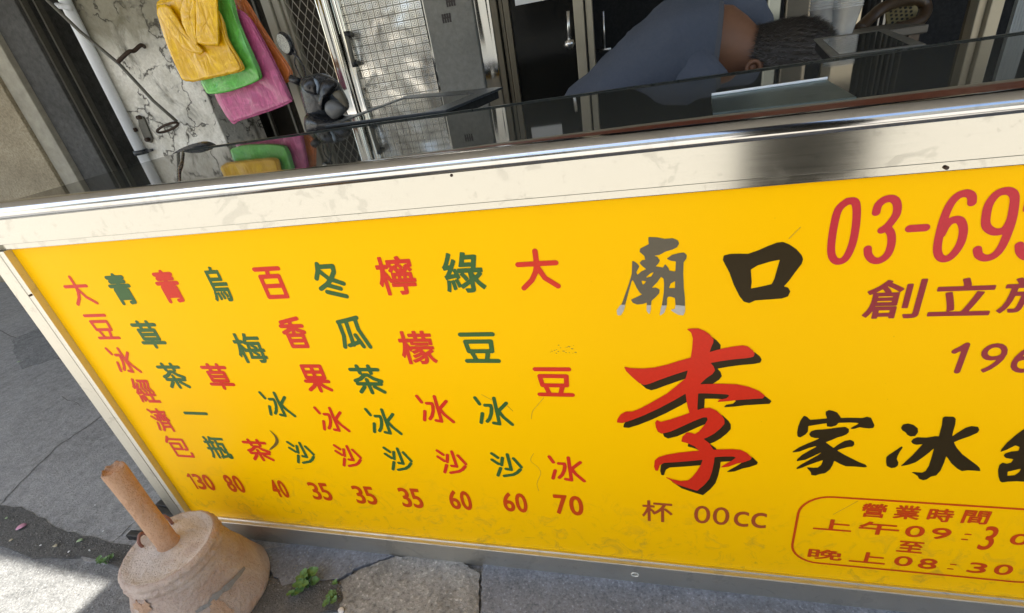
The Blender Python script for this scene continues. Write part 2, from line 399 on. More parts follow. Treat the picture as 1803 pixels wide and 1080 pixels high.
# cracks and joints: narrow dark gaps filled with dirt
def crack(pts, wd, seed, z=.0055):
    q = jag(pts, .004, 6, False, seed); vs = []; rnd = random.Random(seed)
    for i, p in enumerate(q):
        t = (q[min(i+1, len(q)-1)]-q[max(i-1, 0)]).normalized(); n = Vector((-t.y, t.x, 0)); ww = wd*rnd.uniform(.4, 1.2)*(0.2 if i in (0, len(q)-1) else 1)
        vs += [(p.x+n.x*ww, p.y+n.y*ww, z), (p.x-n.x*ww, p.y-n.y*ww, z)]
    return vs, [(2*i, 2*i+1, 2*i+3, 2*i+2) for i in range(len(q)-1)]
mb = MB()
for i, (l, wd) in enumerate([([(0, 893), (40, 850), (100, 790), (160, 750), (240, 690)], .0018), ([(-60, 560), (40, 600), (120, 640), (200, 650)], .002),
        ([(200, 470), (60, 500), (-60, 520)], .002), ([(170, 985), (260, 905), (290, 880)], .0012), ([(40, 740), (110, 700), (150, 720)], .001)]):
    mb.add(*crack(gp(l), wd, i))
tag(mb.build('ground_crack', SOIL), kind='structure')
st = mesh('street', [(-40, -30, .004), (40, -30, .004), (40, -.62, .004), (-40, -.62, .004)], [(0, 1, 2, 3)], STREET); tag(st, kind='structure')

# litter on the ground
def leafbit(name, px, size, mat, label, cat, seed, grp='leaf litter on the ground'):
    rnd = random.Random(seed); c = G(px[0], px[1], .009); n = 9; a0 = rnd.uniform(0, 6.28); el = rnd.uniform(.45, .8)
    pts = []
    for k in range(n):
        a = 2*math.pi*k/n; r = size*(1-.15*rnd.random())
        x, y = r*math.cos(a), r*el*math.sin(a)
        pts.append(Vector((c.x+x*math.cos(a0)-y*math.sin(a0), c.y+x*math.sin(a0)+y*math.cos(a0), c.z+.0015+abs(math.sin(a))*size*.25)))
    m_ = MB(); m_.add(pts+[c+Vector((0, 0, .0005))]+[p-Vector((0, 0, .0008)) for p in pts], [(k, (k+1) % n, n) for k in range(n)]+[((k+1) % n, k, n+1+k, n+1+(k+1) % n) for k in range(n)])
    o = m_.build(name, mat, None, True); tag(o, label, cat, grp)
leafbit('fallen_petal', (38, 929), .0125, PETAL, 'large pink petal lying on dark soil at the left edge', 'petal', 1, None)
bits = [((141, 953), .008, PALE, 'pale green leaf between the pink petal and the weed by the clay base'), ((12, 913), .005, PALE, 'small cream flake nearest the left photo edge on dark soil'),
        ((98, 962), .0065, DRY, 'tan curled leaf left of the pale green leaf'), ((122, 972), .003, PAPER, 'tiny white flake just below the pale green leaf'),
        ((20, 952), .005, DRY, 'thin dry leaf just below the pink petal'), ((158, 970), .004, PAPER, 'small white flake right of the pale green leaf'),
        ((168, 890), .0028, PAPER, 'lone white speck on bare concrete left of the clay base'), ((72, 961), .003, PAPER, 'tiny white flake between the pink petal and the tan curled leaf'),
        ((182, 936), .0026, PAPER, 'tiny white flake on concrete edge beside the clay base'), ((33, 638), .007, PALE, 'dry green leaf alone on grey concrete far left'),
        ((601, 1076), .008, PAPER, 'white chip at the bottom corner of the cracked aggregate slab')]
for i, (p, s, m_, lb) in enumerate(bits): leafbit('fallen_leaf', p, s, m_, lb, 'leaf', i+10)

mb = MB(); rnd = random.Random(21)
for i in range(900):
    if i < 620: c = G(rnd.uniform(-40, 620), 0, 0); t = rnd.random(); px = -60+680*t; py = 930+75*t+rnd.gauss(0, 24)+(18 if t > .6 else 0)
    else: px, py = rnd.uniform(-60, 1700), rnd.uniform(560, 1090)
    c = G(px, py, .008); r = rnd.uniform(.0006, .0022)
    if -.02 < c.x and c.y > -.02 or math.hypot(c.x-G(297, 962, .165).x, c.y-G(297, 962, .165).y) < .12: continue
    pts = [c+Vector((r*math.cos(a)*rnd.uniform(.6, 1.2), r*math.sin(a)*rnd.uniform(.6, 1.2), 0)) for a in (0, 1.2, 2.5, 3.8, 5.1)]
    mb.add(pts+[c+Vector((0, 0, r*.8))], [(0, 1, 5), (1, 2, 5), (2, 3, 5), (3, 4, 5), (4, 0, 5)])
tag(mb.build('gravel', plain('grit', (.22, .21, .19), .9, 0, .6, 300)), 'loose grit and small chips scattered over soil and pavement', 'gravel', None, 'stuff')
def weed(px, n, hgt, spread, label, seed, lsize):
    rnd = random.Random(seed); c = G(px[0], px[1], .008)
    root = empty('weed_plant', c, label, 'weed', 'weeds in the cracks')
    s_ = MB(); l_ = MB()
    for k in range(n):
        a = rnd.uniform(0, 6.28); r = spread*math.sqrt(rnd.random()); tip = c+Vector((r*math.cos(a), r*math.sin(a), hgt*rnd.uniform(.35, 1)))
        s_.tube([c+Vector((r*.2*math.cos(a), r*.2*math.sin(a), 0)), c.lerp(tip, .6)+Vector((0, 0, .003)), tip], .0007, 5)
        for j in range(4):
            b = a+j*1.57+rnd.uniform(-.4, .4); L = lsize*rnd.uniform(.6, 1.1); d = Vector((math.cos(b), math.sin(b), rnd.uniform(.0, .5))).normalized(); e = d.cross(Vector((0, 0, 1))).normalized()
            pr = [(0, .1), (.2, .5), (.5, .62), (.8, .46), (1, .10)]; vs = []
            for t, w_ in pr: vs += [tip+d*L*t+e*L*w_*.8+Vector((0, 0, .10*L)), tip+d*L*t+Vector((0, 0, -.10*L*t)), tip+d*L*t-e*L*w_*.8+Vector((0, 0, .10*L))]
            l_.add(vs, [f for i in range(4) for f in ((3*i, 3*i+1, 3*i+4, 3*i+3), (3*i+1, 3*i+2, 3*i+5, 3*i+4))])
    s_.build('stem', LEAF, root); l_.build('foliage', LEAF, root, True)
weed((545, 1032), 14, .024, .020, 'largest green weed in the soil between clay base and aggregate slab', 3, .013)
weed((586, 1058), 6, .012, .011, 'low weed sprig at the left edge of the aggregate slab', 4, .009)
weed((520, 1046), 3, .010, .008, 'small weed sprig closest to the right side of the clay base', 5, .008)
weed((592, 1028), 2, .010, .004, 'tiny two-leaved seedling above the aggregate slab corner', 6, .007)
weed((188, 993), 6, .018, .014, 'green weed tucked against the left side of the clay base', 8, .010)

# ------------------------------------------------------------------ food counter
ZG = .771                      # level of the glass top
counter = empty('food_counter', (0, 0, 0), 'steel-trimmed food counter with a yellow menu panel and dark glass top', 'counter')
XR = 1.75; FD = .0125
mb = MB(); mb.box(-.004, XR-.05, 0, .012, .050, .722)
panel = mb.build('sign_panel', YEL, counter)
mb = MB(); mb.box(-.095, XR, -.021, -.006, .7205, .765); mb.box(-.055, XR, -.0055, -.0012, .7072, .7203)
mb.build('front_trim', STRIP, counter, bevel=.0010)
mb = MB(); rings = []
for i in range(42):
    x = -.115+(XR+.115)*i/41; t = (x-.04)/1.28; r = .0146-.0030*t; zc = .7702-.0058*t; yc = -.009
    rings.append([(x, yc+r*1.25*math.cos(a), zc+r*math.sin(a)) for a in [math.pi*2*k/32 for k in range(32)]])
mb.loft(rings); mb.build('edge_rail', RAIL, counter, True)
xo, xi_ = (P(286.7, 882, -FD).x+P(82, 600, -FD).x)/2, (P(301.7, 882, -FD).x+P(107, 600, -FD).x)/2
mb = MB(); mb.box(xo, xi_, -FD, -.001, .0, .7200); mb.build('corner_post', STEELV, counter, bevel=.001)
mb = MB(); mb.box(xi_+.0002, -.0005, -FD+.001, -.0002, .0577, .7070); mb.box(xi_+.0002, -.0002, -FD+.001, .004, .0577, .0590); mb.build('inner_frame', DULL, counter)
mb = MB(); mb.box(xi_+.0003, XR, -FD, -.001, .004, .0565); mb.build('bottom_rail', DULL, counter, bevel=.0014)
mb = MB(); mb.box(xi_+.0005, XR, -.0034, -.0004, .0566, .0586); mb.build('bottom_ledge', STEEL, counter)
mb = MB()
for x, y, r in ((1118, 1012, .0062),):
    q = P(x, y, -FD); field = [(q.x+r*math.cos(a), -FD-.0004, q.z+r*.8*math.sin(a)) for a in [2*math.pi*k/24 for k in range(25)]]; mb.tube(field, .0007, 6, False)
mb.build('weld_ring', steel_mat('pale_weld', (.85, .84, .78), .6), counter)
mb = MB(); mb.box(xo, xo+.01, -.0008, .44, .02, .706); mb.build('side_panel', DULL, counter)
mb = MB(); mb.box(xo+.011, XR-.02, .420, .435, .02, .70); mb.build('rear_panel', DULL, counter)
gb = .452
mb = MB(); mb.prism([(xo, .008), (XR, .008), (XR, gb), (xo, gb)], ZG-.009, ZG); mb.build('glass_top', GLASS, counter)
mb = MB(); mb.box(xo, XR, gb-.008, gb+.001, ZG+.0003, ZG+.0022); mb.build('rear_edge_trim', plain('dark_green_edge', (.022, .028, .024), .3), counter)
mb = MB(); mb.prism([(.45, .028), (1.00, .062), (XR, .062), (XR, .046), (1.00, .045), (.45, .026)], ZG+.0005, ZG+.0012); mb.build('tan_reflection', TAN, counter)  # tan band of reflection behind the rail, built as a thin strip
mb = MB(); mb.prism([(.30, .012), (XR, .012), (XR, .0455), (1.00, .0445), (.45, .0255), (.30, .016)], ZG+.0005, ZG+.0018); mb.build('brown_reflection', BRWN, counter)  # brown wedge of reflection behind the rail, built as a thin strip
for (a, b) in [((225, 938), (345, 946)), ((268, 893), (330, 912)), ((277, 884), (330, 893))]:
    pa, pb = G(*a, .02), G(*b, .02); d = (pb-pa).normalized(); nn = Vector((-d.y, d.x, 0))
    mb = MB(); mb.slab([pa+nn*.008-Vector((0, 0, .018)), pb+nn*.008-Vector((0, 0, .018)), pb-nn*.008-Vector((0, 0, .018)), pa-nn*.008-Vector((0, 0, .018))], (0, 0, 1), .018)
    mb.build('base_bar', DARKSTEEL, counter, bevel=.002)
for x in (.1, .9, 1.6): mb = MB(); mb.box(x-.03, x+.03, .36, .41, 0, .02); mb.build('rear_foot', DARKSTEEL, counter)
for (x, y) in ((52, 521), (795, 309), (1667, 296)):
    p = P(x, y, -.021); mb = MB(); mb.tube([p+Vector((0, .004, 0)), p-Vector((0, .0006, 0))], .0018, 10); mb.build('screw', RUST, counter)

# ---- lettering: every mark is a distance field sampled on a fine grid, cut at zero, laid 0.6 mm proud of the panel
def dist_seg(X, Z, a, b):
    ax, az = a; bx, bz = b; dx, dz = bx-ax, bz-az; L = dx*dx+dz*dz+1e-12
    t = np.clip(((X-ax)*dx+(Z-az)*dz)/L, 0, 1)
    return np.hypot(X-ax-t*dx, Z-az-t*dz)
def sdf_strokes(strokes, hw):
    def f(X, Z):
        d = np.full(X.shape, 9.)
        for s in strokes:
            for a, b in zip(s[:-1], s[1:]): d = np.minimum(d, dist_seg(X, Z, a, b))
        return d-hw
    return f
def sdf_polys(polys, off=0):
    def f(X, Z):
        d = np.full(X.shape, 9.); ins = np.zeros(X.shape, bool)
        for pl in polys:
            n = len(pl)
            for i in range(n):
                a, b = pl[i], pl[(i+1) % n]
                d = np.minimum(d, dist_seg(X, Z, a, b))
                if a[1] != b[1]:
                    c = ((a[1] > Z) != (b[1] > Z)) & (X < (b[0]-a[0])*(Z-a[1])/(b[1]-a[1])+a[0]); ins ^= c
        return np.where(ins, -d, d)-off
    return f
def blur(D, k):
    for _ in range(k):
        D = (np.roll(D, 1, 0)+np.roll(D, -1, 0)+2*D)/4; D = (np.roll(D, 1, 1)+np.roll(D, -1, 1)+2*D)/4
    return D
def field_to_mb(mb, f, x0, x1, z0, z1, cell=.0006, y=-.0006, sm=2):
    m = .004; xs = np.arange(x0-m, x1+m, cell); zs = np.arange(z0-m, z1+m, cell)
    X, Z = np.meshgrid(xs, zs); D = blur(f(X, Z), sm); ins = D < 0
    vid = {}
    def vert(key, p):
        if key not in vid: vid[key] = len(mb.v); mb.v.append(p)
        return vid[key]
    ny, nx = D.shape
    cnt = ins[:-1, :-1].astype(int)+ins[1:, :-1]+ins[:-1, 1:]+ins[1:, 1:]
    for j, i in zip(*np.nonzero(cnt == 4)):           # merge runs is unnecessary: small quads
        k = [vert((j+a, i+b), (xs[i+b], y, zs[j+a])) for a, b in ((0, 0), (0, 1), (1, 1), (1, 0))]
        mb.f.append(tuple(k))
    for j, i in zip(*np.nonzero((cnt > 0) & (cnt < 4))):
        c = [(j, i), (j, i+1), (j+1, i+1), (j+1, i)]; poly = []
        for q in range(4):
            a, b = c[q], c[(q+1) % 4]
            if ins[a]: poly.append(vert(a, (xs[a[1]], y, zs[a[0]])))
            if ins[a] != ins[b]:
                t = D[a]/(D[a]-D[b]); key = (min(a, b), max(a, b))
                poly.append(vert(key, (xs[a[1]]+(xs[b[1]]-xs[a[1]])*t, y, zs[a[0]]+(zs[b[0]]-zs[a[0]])*t)))
        if len(poly) >= 3: mb.f.append(tuple(poly))
_gc = {}
def glyph_polys(ch):
    if ch in _gc: return _gc[ch]
    cu = bpy.data.curves.new('t', 'FONT'); cu.body = ch; cu.size = 1; cu.resolution_u = 4
    o = bpy.data.objects.new('t', cu); COL.objects.link(o)
    dg = bpy.context.evaluated_depsgraph_get(); dg.update()
    me = bpy.data.meshes.new_from_object(o.evaluated_get(dg), depsgraph=dg)
    bm = bmesh.new(); bm.from_mesh(me); bmesh.ops.remove_doubles(bm, verts=bm.verts, dist=1e-6)
    segs = [((e.verts[0].co.x, e.verts[0].co.y), (e.verts[1].co.x, e.verts[1].co.y)) for e in bm.edges if len(e.link_faces) == 1]
    bm.free(); bpy.data.meshes.remove(me); bpy.data.objects.remove(o); bpy.data.curves.remove(cu)
    A = np.array(segs); _gc[ch] = A; return A
def sdf_segs(S, off):
    def f(X, Z):
        d = np.full(X.shape, 9.); ins = np.zeros(X.shape, bool)
        for a, b in S:
            d = np.minimum(d, dist_seg(X, Z, a, b))
            if a[1] != b[1]: ins ^= ((a[1] > Z) != (b[1] > Z)) & (X < (b[0]-a[0])*(Z-a[1])/(b[1]-a[1])+a[0])
        return np.where(ins, -d, d)-off
    return f
ST = {
 '冰': [[(.04,.03),(.13,.24)], [(.15,.57),(.05,.90)], [(.28,.28),(.44,.28),(.45,.38),(.41,.56),(.33,.74),(.24,.85)], [(.58,.03),(.585,.93),(.42,.90)], [(.90,.19),(.64,.46)], [(.64,.48),(.74,.68),(.95,.93)]],
 '沙': [[(.03,.04),(.20,.20)], [(-.01,.30),(.17,.46)], [(.35,.20),(.27,.50)], [(.215,.64),(.07,.96)], [(.535,.05),(.56,.68),(.39,.66)], [(.71,.20),(.905,.54)], [(.86,.65),(.74,.79),(.59,.89),(.28,.97)]],
 '豆': [[(.02,.05),(.95,.05)], [(.12,.29),(.86,.29),(.84,.62),(.16,.62),(.12,.29)], [(.24,.64),(.33,.94)], [(.72,.64),(.64,.94)], [(.04,.96),(.97,.96)]],
 '大': [[(.02,.34),(.98,.34)], [(.5,.02),(.5,.36),(.44,.56),(.32,.76),(.08,.97)], [(.52,.46),(.66,.72),(.97,.95)]],
 '茶': [[(.0,.14),(.97,.14)], [(.27,.02),(.31,.26)], [(.68,.02),(.70,.26)], [(.04,.54),(.25,.47),(.44,.33),(.55,.33),(.72,.46),(.97,.55)], [(.08,.65),(.92,.65)], [(.46,.50),(.50,.97)], [(.29,.76),(.10,.95)], [(.66,.76),(.95,.94)]],
 '草': [[(.0,.12),(.98,.12)], [(.3,.01),(.32,.21)], [(.7,.01),(.70,.21)], [(.15,.32),(.83,.32),(.83,.66),(.17,.66),(.15,.32)], [(.17,.49),(.83,.49)], [(.02,.81),(.98,.81)], [(.5,.66),(.5,.98)]],
 '青': [[(.08,.09),(.90,.09)], [(.14,.23),(.86,.23)], [(.0,.38),(1,.38)], [(.49,.01),(.5,.38)], [(.17,.98),(.17,.52),(.83,.52),(.83,.94),(.64,.96)], [(.17,.66),(.83,.66)], [(.17,.80),(.83,.80)]],
 '百': [[(.0,.05),(.98,.05)], [(.5,.05),(.46,.28)], [(.12,.29),(.88,.29),(.88,.96),(.12,.96),(.12,.29)], [(.12,.60),(.88,.60)]],
 '冬': [[(.27,.02),(.20,.22),(.06,.42)], [(.26,.10),(.80,.10),(.77,.26),(.55,.48),(.36,.60),(.08,.72)], [(.26,.22),(.50,.44),(.97,.60)], [(.36,.62),(.80,.74)], [(.27,.82),(.92,.97)]],
 '瓜': [[(.10,.15),(.42,.10),(.84,.02)], [(.12,.15),(.13,.60),(.02,.97)], [(.40,.10),(.38,.90)], [(.22,.92),(.66,.80)], [(.76,.04),(.76,.40),(.98,.97)], [(.58,.58),(.74,.96)]],
 '香': [[(.10,.14),(.86,.02)], [(.03,.27),(.95,.27)], [(.49,.08),(.49,.50)], [(.46,.29),(.30,.41),(.06,.49)], [(.52,.29),(.70,.41),(.95,.48)], [(.18,.58),(.84,.58),(.84,.97),(.18,.97),(.18,.58)], [(.18,.77),(.84,.77)]],
 '果': [[(.12,.03),(.88,.03),(.88,.46),(.12,.46),(.12,.03)], [(.12,.25),(.88,.25)], [(.5,.03),(.5,.97)], [(.02,.60),(.98,.60)], [(.47,.62),(.28,.80),(.06,.93)], [(.53,.62),(.72,.80),(.96,.92)]],
 '包': [[(.24,.02),(.05,.28)], [(.20,.13),(.90,.13),(.88,.60),(.76,.62)], [(.18,.34),(.64,.34),(.64,.60),(.18,.60)], [(.18,.34),(.18,.95),(.96,.95),(.97,.78)]],
 '一': [[(0,.5),(1,.5)]],
}
def glyph(mb, ch, o, s, L, Rr, T, B, wt=.0035, fo=.0010, rel=None, y=-.0006):
    """o: corner of the view the marks were read in, s: its enlargement; L/R/T/B: outermost points of the mark."""
    pt = [P(o[0]+q[0]/s, o[1]+q[1]/s, y) for q in (L, Rr, T, B)]
    x0, x1, z1, z0 = pt[0].x, pt[1].x, pt[2].z, pt[3].z
    if ch in ST:
        S = ST[ch]; a = [q for st_ in S for q in st_]
        u0, u1 = min(q[0] for q in a), max(q[0] for q in a); v0, v1 = min(q[1] for q in a), max(q[1] for q in a)
        X0, X1, Z0, Z1 = x0+wt, x1-wt, z0+wt, z1-wt
        if v1-v0 < .05: zc = (z0+z1)/2; fz = lambda v: zc
        else: fz = lambda v: Z1-(v-v0)/(v1-v0)*(Z1-Z0)
        f = sdf_strokes([[(X0+(u-u0)/(u1-u0)*(X1-X0), fz(v)) for u, v in st_] for st_ in S], wt)
        field_to_mb(mb, f, x0, x1, z0, z1, sm=1, y=y)
    else:
        A = glyph_polys(ch); mn = A.reshape(-1, 2).min(0); mx = A.reshape(-1, 2).max(0)
        B_ = (A-mn)/(mx-mn); B_ = B_*np.array([x1-x0-2*fo, z1-z0-2*fo])+np.array([x0+fo, z0+fo])
        field_to_mb(mb, sdf_segs(B_.tolist(), fo), x0, x1, z0, z1, cell=.0005, sm=1, y=y)
zA, zB, zC, zD, zE, zF, zG, zH = ((100,440),5.4), ((400,430),5.4), ((640,420),4.155), ((180,600),4.908), ((400,620),4.909), ((660,640),4.5), ((300,740),6), ((560,800),3.606)
menu = [
 ('far left red menu column', RED, [('大', zA, (62,350),(405,520),(115,245),(200,535)), ('豆', zA, (250,630),(607,840),(350,612),(500,853)), ('冰', zD, (18,65),(333,255),(145,57),(155,280)),
    ('經', zD, (213,330),(508,530),(225,325),(355,536)), ('濟', zD, (368,585),(648,785),(380,582),(530,785)), ('包', zD, (548,880),(798,1000),(560,822),(680,1006))]),
 ('green', GRN, [('青', zA, (437,262),(800,515),(538,222),(630,530)), ('草', zA, (693,708),(1042,885),(755,672),(955,942)), ('茶', zD, (460,220),(775,410),(510,190),(680,418)),
    ('一', zD, (700,622),(910,630),(760,612),(800,645)), ('瓶', zD, (845,830),(1137,1015),(905,825),(1010,1020))]),
 ('red', RED, [('青', zA, (885,230),(1252,490),(995,190),(1075,512)), ('草', zD, (835,213),(1145,375),(890,195),(1060,427)), ('茶', zE, (122,772),(415,938),(165,748),(320,946))]),
 ('green', GRN, [('烏', zA, (1375,210),(1705,500),(1465,160),(1500,498)), ('梅', zE, (40,-98),(355,50),(135,-162),(180,97)), ('冰', zE, (268,350),(590,540),(408,343),(510,563)), ('沙', zE, (500,778),(757,885),(620,775),(650,968))]),
 ('red', RED, [('百', zB, (238,245),(618,510),(530,207),(400,525)), ('香', zB, (465,725),(807,975),(690,688),(610,992)), ('果', zE, (607,125),(925,340),(800,108),(805,352)), ('冰', zE, (742,480),(1060,668),(888,475),(985,692)), ('沙', zE, (902,802),(1163,912),(1025,803),(1045,996))]),
 ('green', GRN, [('冬', zB, (818,300),(1170,500),(875,168),(1160,518)), ('瓜', zB, (1012,740),(1383,985),(1250,680),(1090,998)), ('茶', zE, (1045,150),(1385,355),(1108,108),(1255,367)), ('冰', zE, (1183,497),(1510,690),(1345,488),(1430,716)), ('沙', zF, (50,665),(298,770),(65,660),(170,853))]),
 ('red', RED, [('檸', zC, (80,212),(398,345),(252,128),(200,418)), ('檬', zC, (245,738),(545,897),(380,677),(460,922)), ('冰', zF, (318,260),(632,450),(480,252),(550,473)), ('沙', zF, (470,688),(732,795),(600,688),(590,877))]),
 ('green', GRN, [('綠', zC, (562,170),(903,360),(715,100),(670,402)), ('豆', zC, (690,702),(1005,900),(830,688),(870,912)), ('冰', zF, (778,272),(1100,468),(955,265),(1010,494)), ('沙', zF, (902,712),(1172,815),(1045,711),(1010,902))]),
 ('red', RED, [('大', zC, (1110,190),(1448,360),(1253,75),(1155,383)), ('豆', zF, (1250,45),(1585,250),(1400,32),(1430,264)), ('冰', zF, (1368,745),(1672,920),(1545,738),(1570,938))]),
]
for nm, m_, items in menu:
    for ch, (o, s), L, Rr, T, B in items:
        mb = MB(); glyph(mb, ch, o, s, L, Rr, T, B, wt=.0030 if ch in '冰沙' or nm.startswith('far') else .0035, fo=.0012); mb.build('menu_character', m_, panel)
def digits(mb, txt, o, s, L, Rr, T, B, wt=.0006, gap=.06, wid=None, y=-.0006):
    pt = [P(o[0]+q[0]/s, o[1]+q[1]/s, y) for q in (L, Rr, T, B)]
    x0, x1, z1, z0 = pt[0].x, pt[1].x, pt[2].z, pt[3].z
    wid = wid or [.5 if c == '1' else 1 for c in txt]; tot = sum(wid)+gap*(len(txt)-1); u = (x1-x0)/tot; x = x0
    for c, w_ in zip(txt, wid):
        if c == '1':
            hw = .0024; xa_, xb_ = x+w_*u*.15, x+w_*u*.70
            field_to_mb(mb, sdf_strokes([[(xa_, z0+(z1-z0)*.80), (xb_, z1-hw), (xb_, z0+hw)]], hw), x, x+w_*u, z0, z1, cell=.0005, sm=1, y=y); x += (w_+gap)*u; continue
        A = glyph_polys(c); mn = A.reshape(-1, 2).min(0); mx = A.reshape(-1, 2).max(0)
        B_ = (A-mn)/(mx-mn)*np.array([w_*u-2*wt, z1-z0-2*wt])+np.array([x+wt, z0+wt])
        field_to_mb(mb, sdf_segs(B_.tolist(), wt), x, x+w_*u, z0, z1, cell=.0005, sm=2, y=y); x += (w_+gap)*u
for txt, (o, s), L, Rr, T, B in [('130', zG, (180,600),(493,735),(250,568),(470,745)), ('80', zG, (545,600),(810,760),(690,587),(790,770)), ('40', zG, (1030,650),(1272,810),(1150,636),(1250,822)), ('35', zG, (1447,690),(1727,840),(1480,657),(1690,853)),
    ('35', zH, (207,210),(383,310),(230,200),(360,322)), ('35', zH, (502,225),(677,335),(525,213),(655,345)), ('60', zH, (818,245),(988,350),(925,235),(965,357)), ('60', zH, (1162,255),(1338,365),(1270,248),(1310,372)), ('70', zH, (1492,275),(1690,380),(1640,266),(1660,391))]:
    mb = MB(); digits(mb, txt, o, s, L, Rr, T, B, .0012, .10); mb.build('price_number', ORED, panel)
K8, I8, J8, K9 = ((1050,750),2.394), ((1380,860),4.262), ((1440,310),4.967), ((1490,470),5.144)
# lower-case letters sit lower: rebuilt with their own heights
mb = MB(); glyph(mb, '杯', *K8, (192,360),(322,390),(228,315),(240,403), fo=.0005); mb.build('cup_character', BRICK, panel); mb = MB()
digits(mb, '00', *K8, (412,375),(560,390),(450,338),(520,418), .0001, .16); digits(mb, 'cc', *K8, (580,385),(718,400),(620,362),(690,432), .0001, .16)
mb.build('cup_size_lettering', BRICK, panel)
for ch, L, Rr, T, B in [('營', (583,160),(783,135),(680,115),(700,222)), ('業', (812,225),(1040,155),(930,130),(1000,240)), ('時', (1068,235),(1290,175),(1160,152),(1210,256)), ('間', (1322,262),(1565,180),(1400,165),(1520,275)),
    ('上', (218,305),(505,325),(350,233),(490,328)), ('午', (560,300),(865,322),(615,248),(705,350)), ('至', (843,468),(1063,415),(960,400),(1000,489)), ('晚', (175,520),(443,500),(200,450),(400,545)), ('上', (488,545),(775,520),(630,480),(740,573))]:
    mb = MB(); glyph(mb, ch, *I8, L, Rr, T, B, fo=.0007); mb.build('opening_hours_character', ORED, panel)
for ch, L, Rr, T, B in [('0', (910,325),(1062,320),(985,282),(975,368)), ('9', (1098,360),(1258,340),(1180,298),(1160,384)), ('3', (1452,440),(1620,320),(1560,286),(1530,467)), ('0', (1695,390),(1850,385),(1775,342),(1760,427)),
    ('0', (825,555),(970,545),(900,510),(890,585)), ('8', (1000,590),(1163,545),(1080,528),(1070,606)), ('3', (1372,615),(1537,580),(1460,560),(1450,638)), ('0', (1573,620),(1730,600),(1660,573),(1640,652))]:
    mb = MB(); digits(mb, ch, *I8, L, Rr, T, B, .0006); mb.build('opening_hours_character', ORED, panel)
for c in [(1383,347),(1357,385),(1272,573),(1250,606)]:
    q = P(1380+c[0]/4.262, 860+c[1]/4.262, -.0006); mb = MB(); field_to_mb(mb, sdf_strokes([[(q.x-.0030, q.z), (q.x+.0030, q.z)]], .0012), q.x-.005, q.x+.005, q.z-.002, q.z+.002, sm=0); mb.build('colon_dot', ORED, panel)
# rounded border
bp = [P(1380+x/4.262, 860+y/4.262, -.0006) for x, y in [(320,62),(1000,100),(1803,155)]]
b0 = P(1380+320/4.262, 860+62/4.262); bl = P(1380+62/4.262, 860+430/4.262); bb = P(1380+230/4.262, 860+562/4.262); bt = P(1803, 860+155/4.262)
xl, zt, zb = bl.x, (b0.z+bt.z)/2, (bb.z+P(1380+1690/4.262, 860+690/4.262).z)/2
xr = P(1803, 1010).x+.035; rc = .040
path = []
for cxx, czz, a0 in [(xr-rc, zt-rc, 90), (xr-rc, zb+rc, 0), (xl+rc, zb+rc, -90), (xl+rc, zt-rc, -180)]:
    for k in range(9): a = R_(a0-90*k/8); path.append((cxx+rc*math.cos(a), czz+rc*math.sin(a)))
path.append(path[0])
mb = MB(); field_to_mb(mb, sdf_strokes([path], .0017), xl, xr, zb, zt, cell=.0008, sm=0)
mb.build('opening_hours_border', ORED, panel)
PINKRED = ink('pinkish_red_ink', (.52, .035, .045))
three = [[(508,318),(526,255),(580,208),(650,198),(690,240),(688,325),(645,395),(600,445),(556,474)], [(600,450),(638,505),(640,600),(605,690),(540,738),(480,735),(440,690),(434,636)]]
for strk in ([[(255,222),(318,222),(338,290),(330,440),(298,600),(240,720),(168,748),(122,700),(116,600),(140,430),(180,290),(255,222)]], three,
    [[(1345,232),(1342,175),(1292,150),(1215,178),(1145,265),(1085,420),(1045,600),(1052,690),(1098,726),(1165,700),(1240,600),(1270,480),(1248,395),(1190,382),(1125,425),(1078,510)]],
    [[(1716,230),(1690,370),(1640,460),(1580,488),(1520,482),(1472,440),(1466,370),(1492,250),(1560,160),(1640,130),(1700,148),(1718,215),(1690,400),(1615,600),(1545,690),(1465,718),(1405,692),(1392,640)]],
    [[(x+1325, y-32) for x, y in st_] for st_ in three]):
    q = []
    for st_ in strk: pts_ = cr([P(1440+x/4.967, 310+y/4.967) for x, y in st_], 4); q.append([(p.x, p.z) for p in pts_])
    A = np.array([p for l in q for p in l]); mb = MB(); field_to_mb(mb, sdf_strokes(q, .0038), A[:, 0].min()-.005, A[:, 0].max()+.005, A[:, 1].min()-.005, A[:, 1].max()+.005, sm=1); mb.build('phone_digit', PINKRED, panel)
qa, qb = P(1440+800/4.967, 310+460/4.967), P(1440+940/4.967, 310+450/4.967)
mb = MB(); field_to_mb(mb, sdf_strokes([[(qa.x, qa.z), (qb.x, qa.z)]], .0040), qa.x-.004, qb.x+.004, qa.z-.004, qa.z+.004)
mb.build('phone_dash', PINKRED, panel)
for ch, L, Rr, T, B in [('創', (137,455),(742,120),(700,108),(540,467)), ('立', (732,435),(1310,385),(1085,100),(1230,441)), ('於', (1350,415),(1930,380),(1640,95),(1380,423))]:
    mb = MB(); glyph(mb, ch, *K9, L, Rr, T, B, fo=.0009); mb.build('founding_character', MAROON, panel)
q = [P(1490+a/5.144, 470+b/5.144, 0) for a, b in ((980,765),(1040,735),(1090,705),(1002,945))]; q = [(p.x, p.z) for p in q]
mb = MB(); field_to_mb(mb, sdf_strokes([q], .0031), min(p[0] for p in q)-.004, max(p[0] for p in q)+.004, q[3][1]-.004, q[2][1]+.004); mb.build('founding_year_digit', MAROON, panel)
for ch, L, Rr, T, B in [('9', (1172,920),(1470,760),(1370,693),(1280,962)), ('6', (1490,880),(1790,760),(1690,690),(1600,962))]:
    mb = MB(); digits(mb, ch, *K9, L, Rr, T, B, .0001); mb.build('founding_year_digit', MAROON, panel)

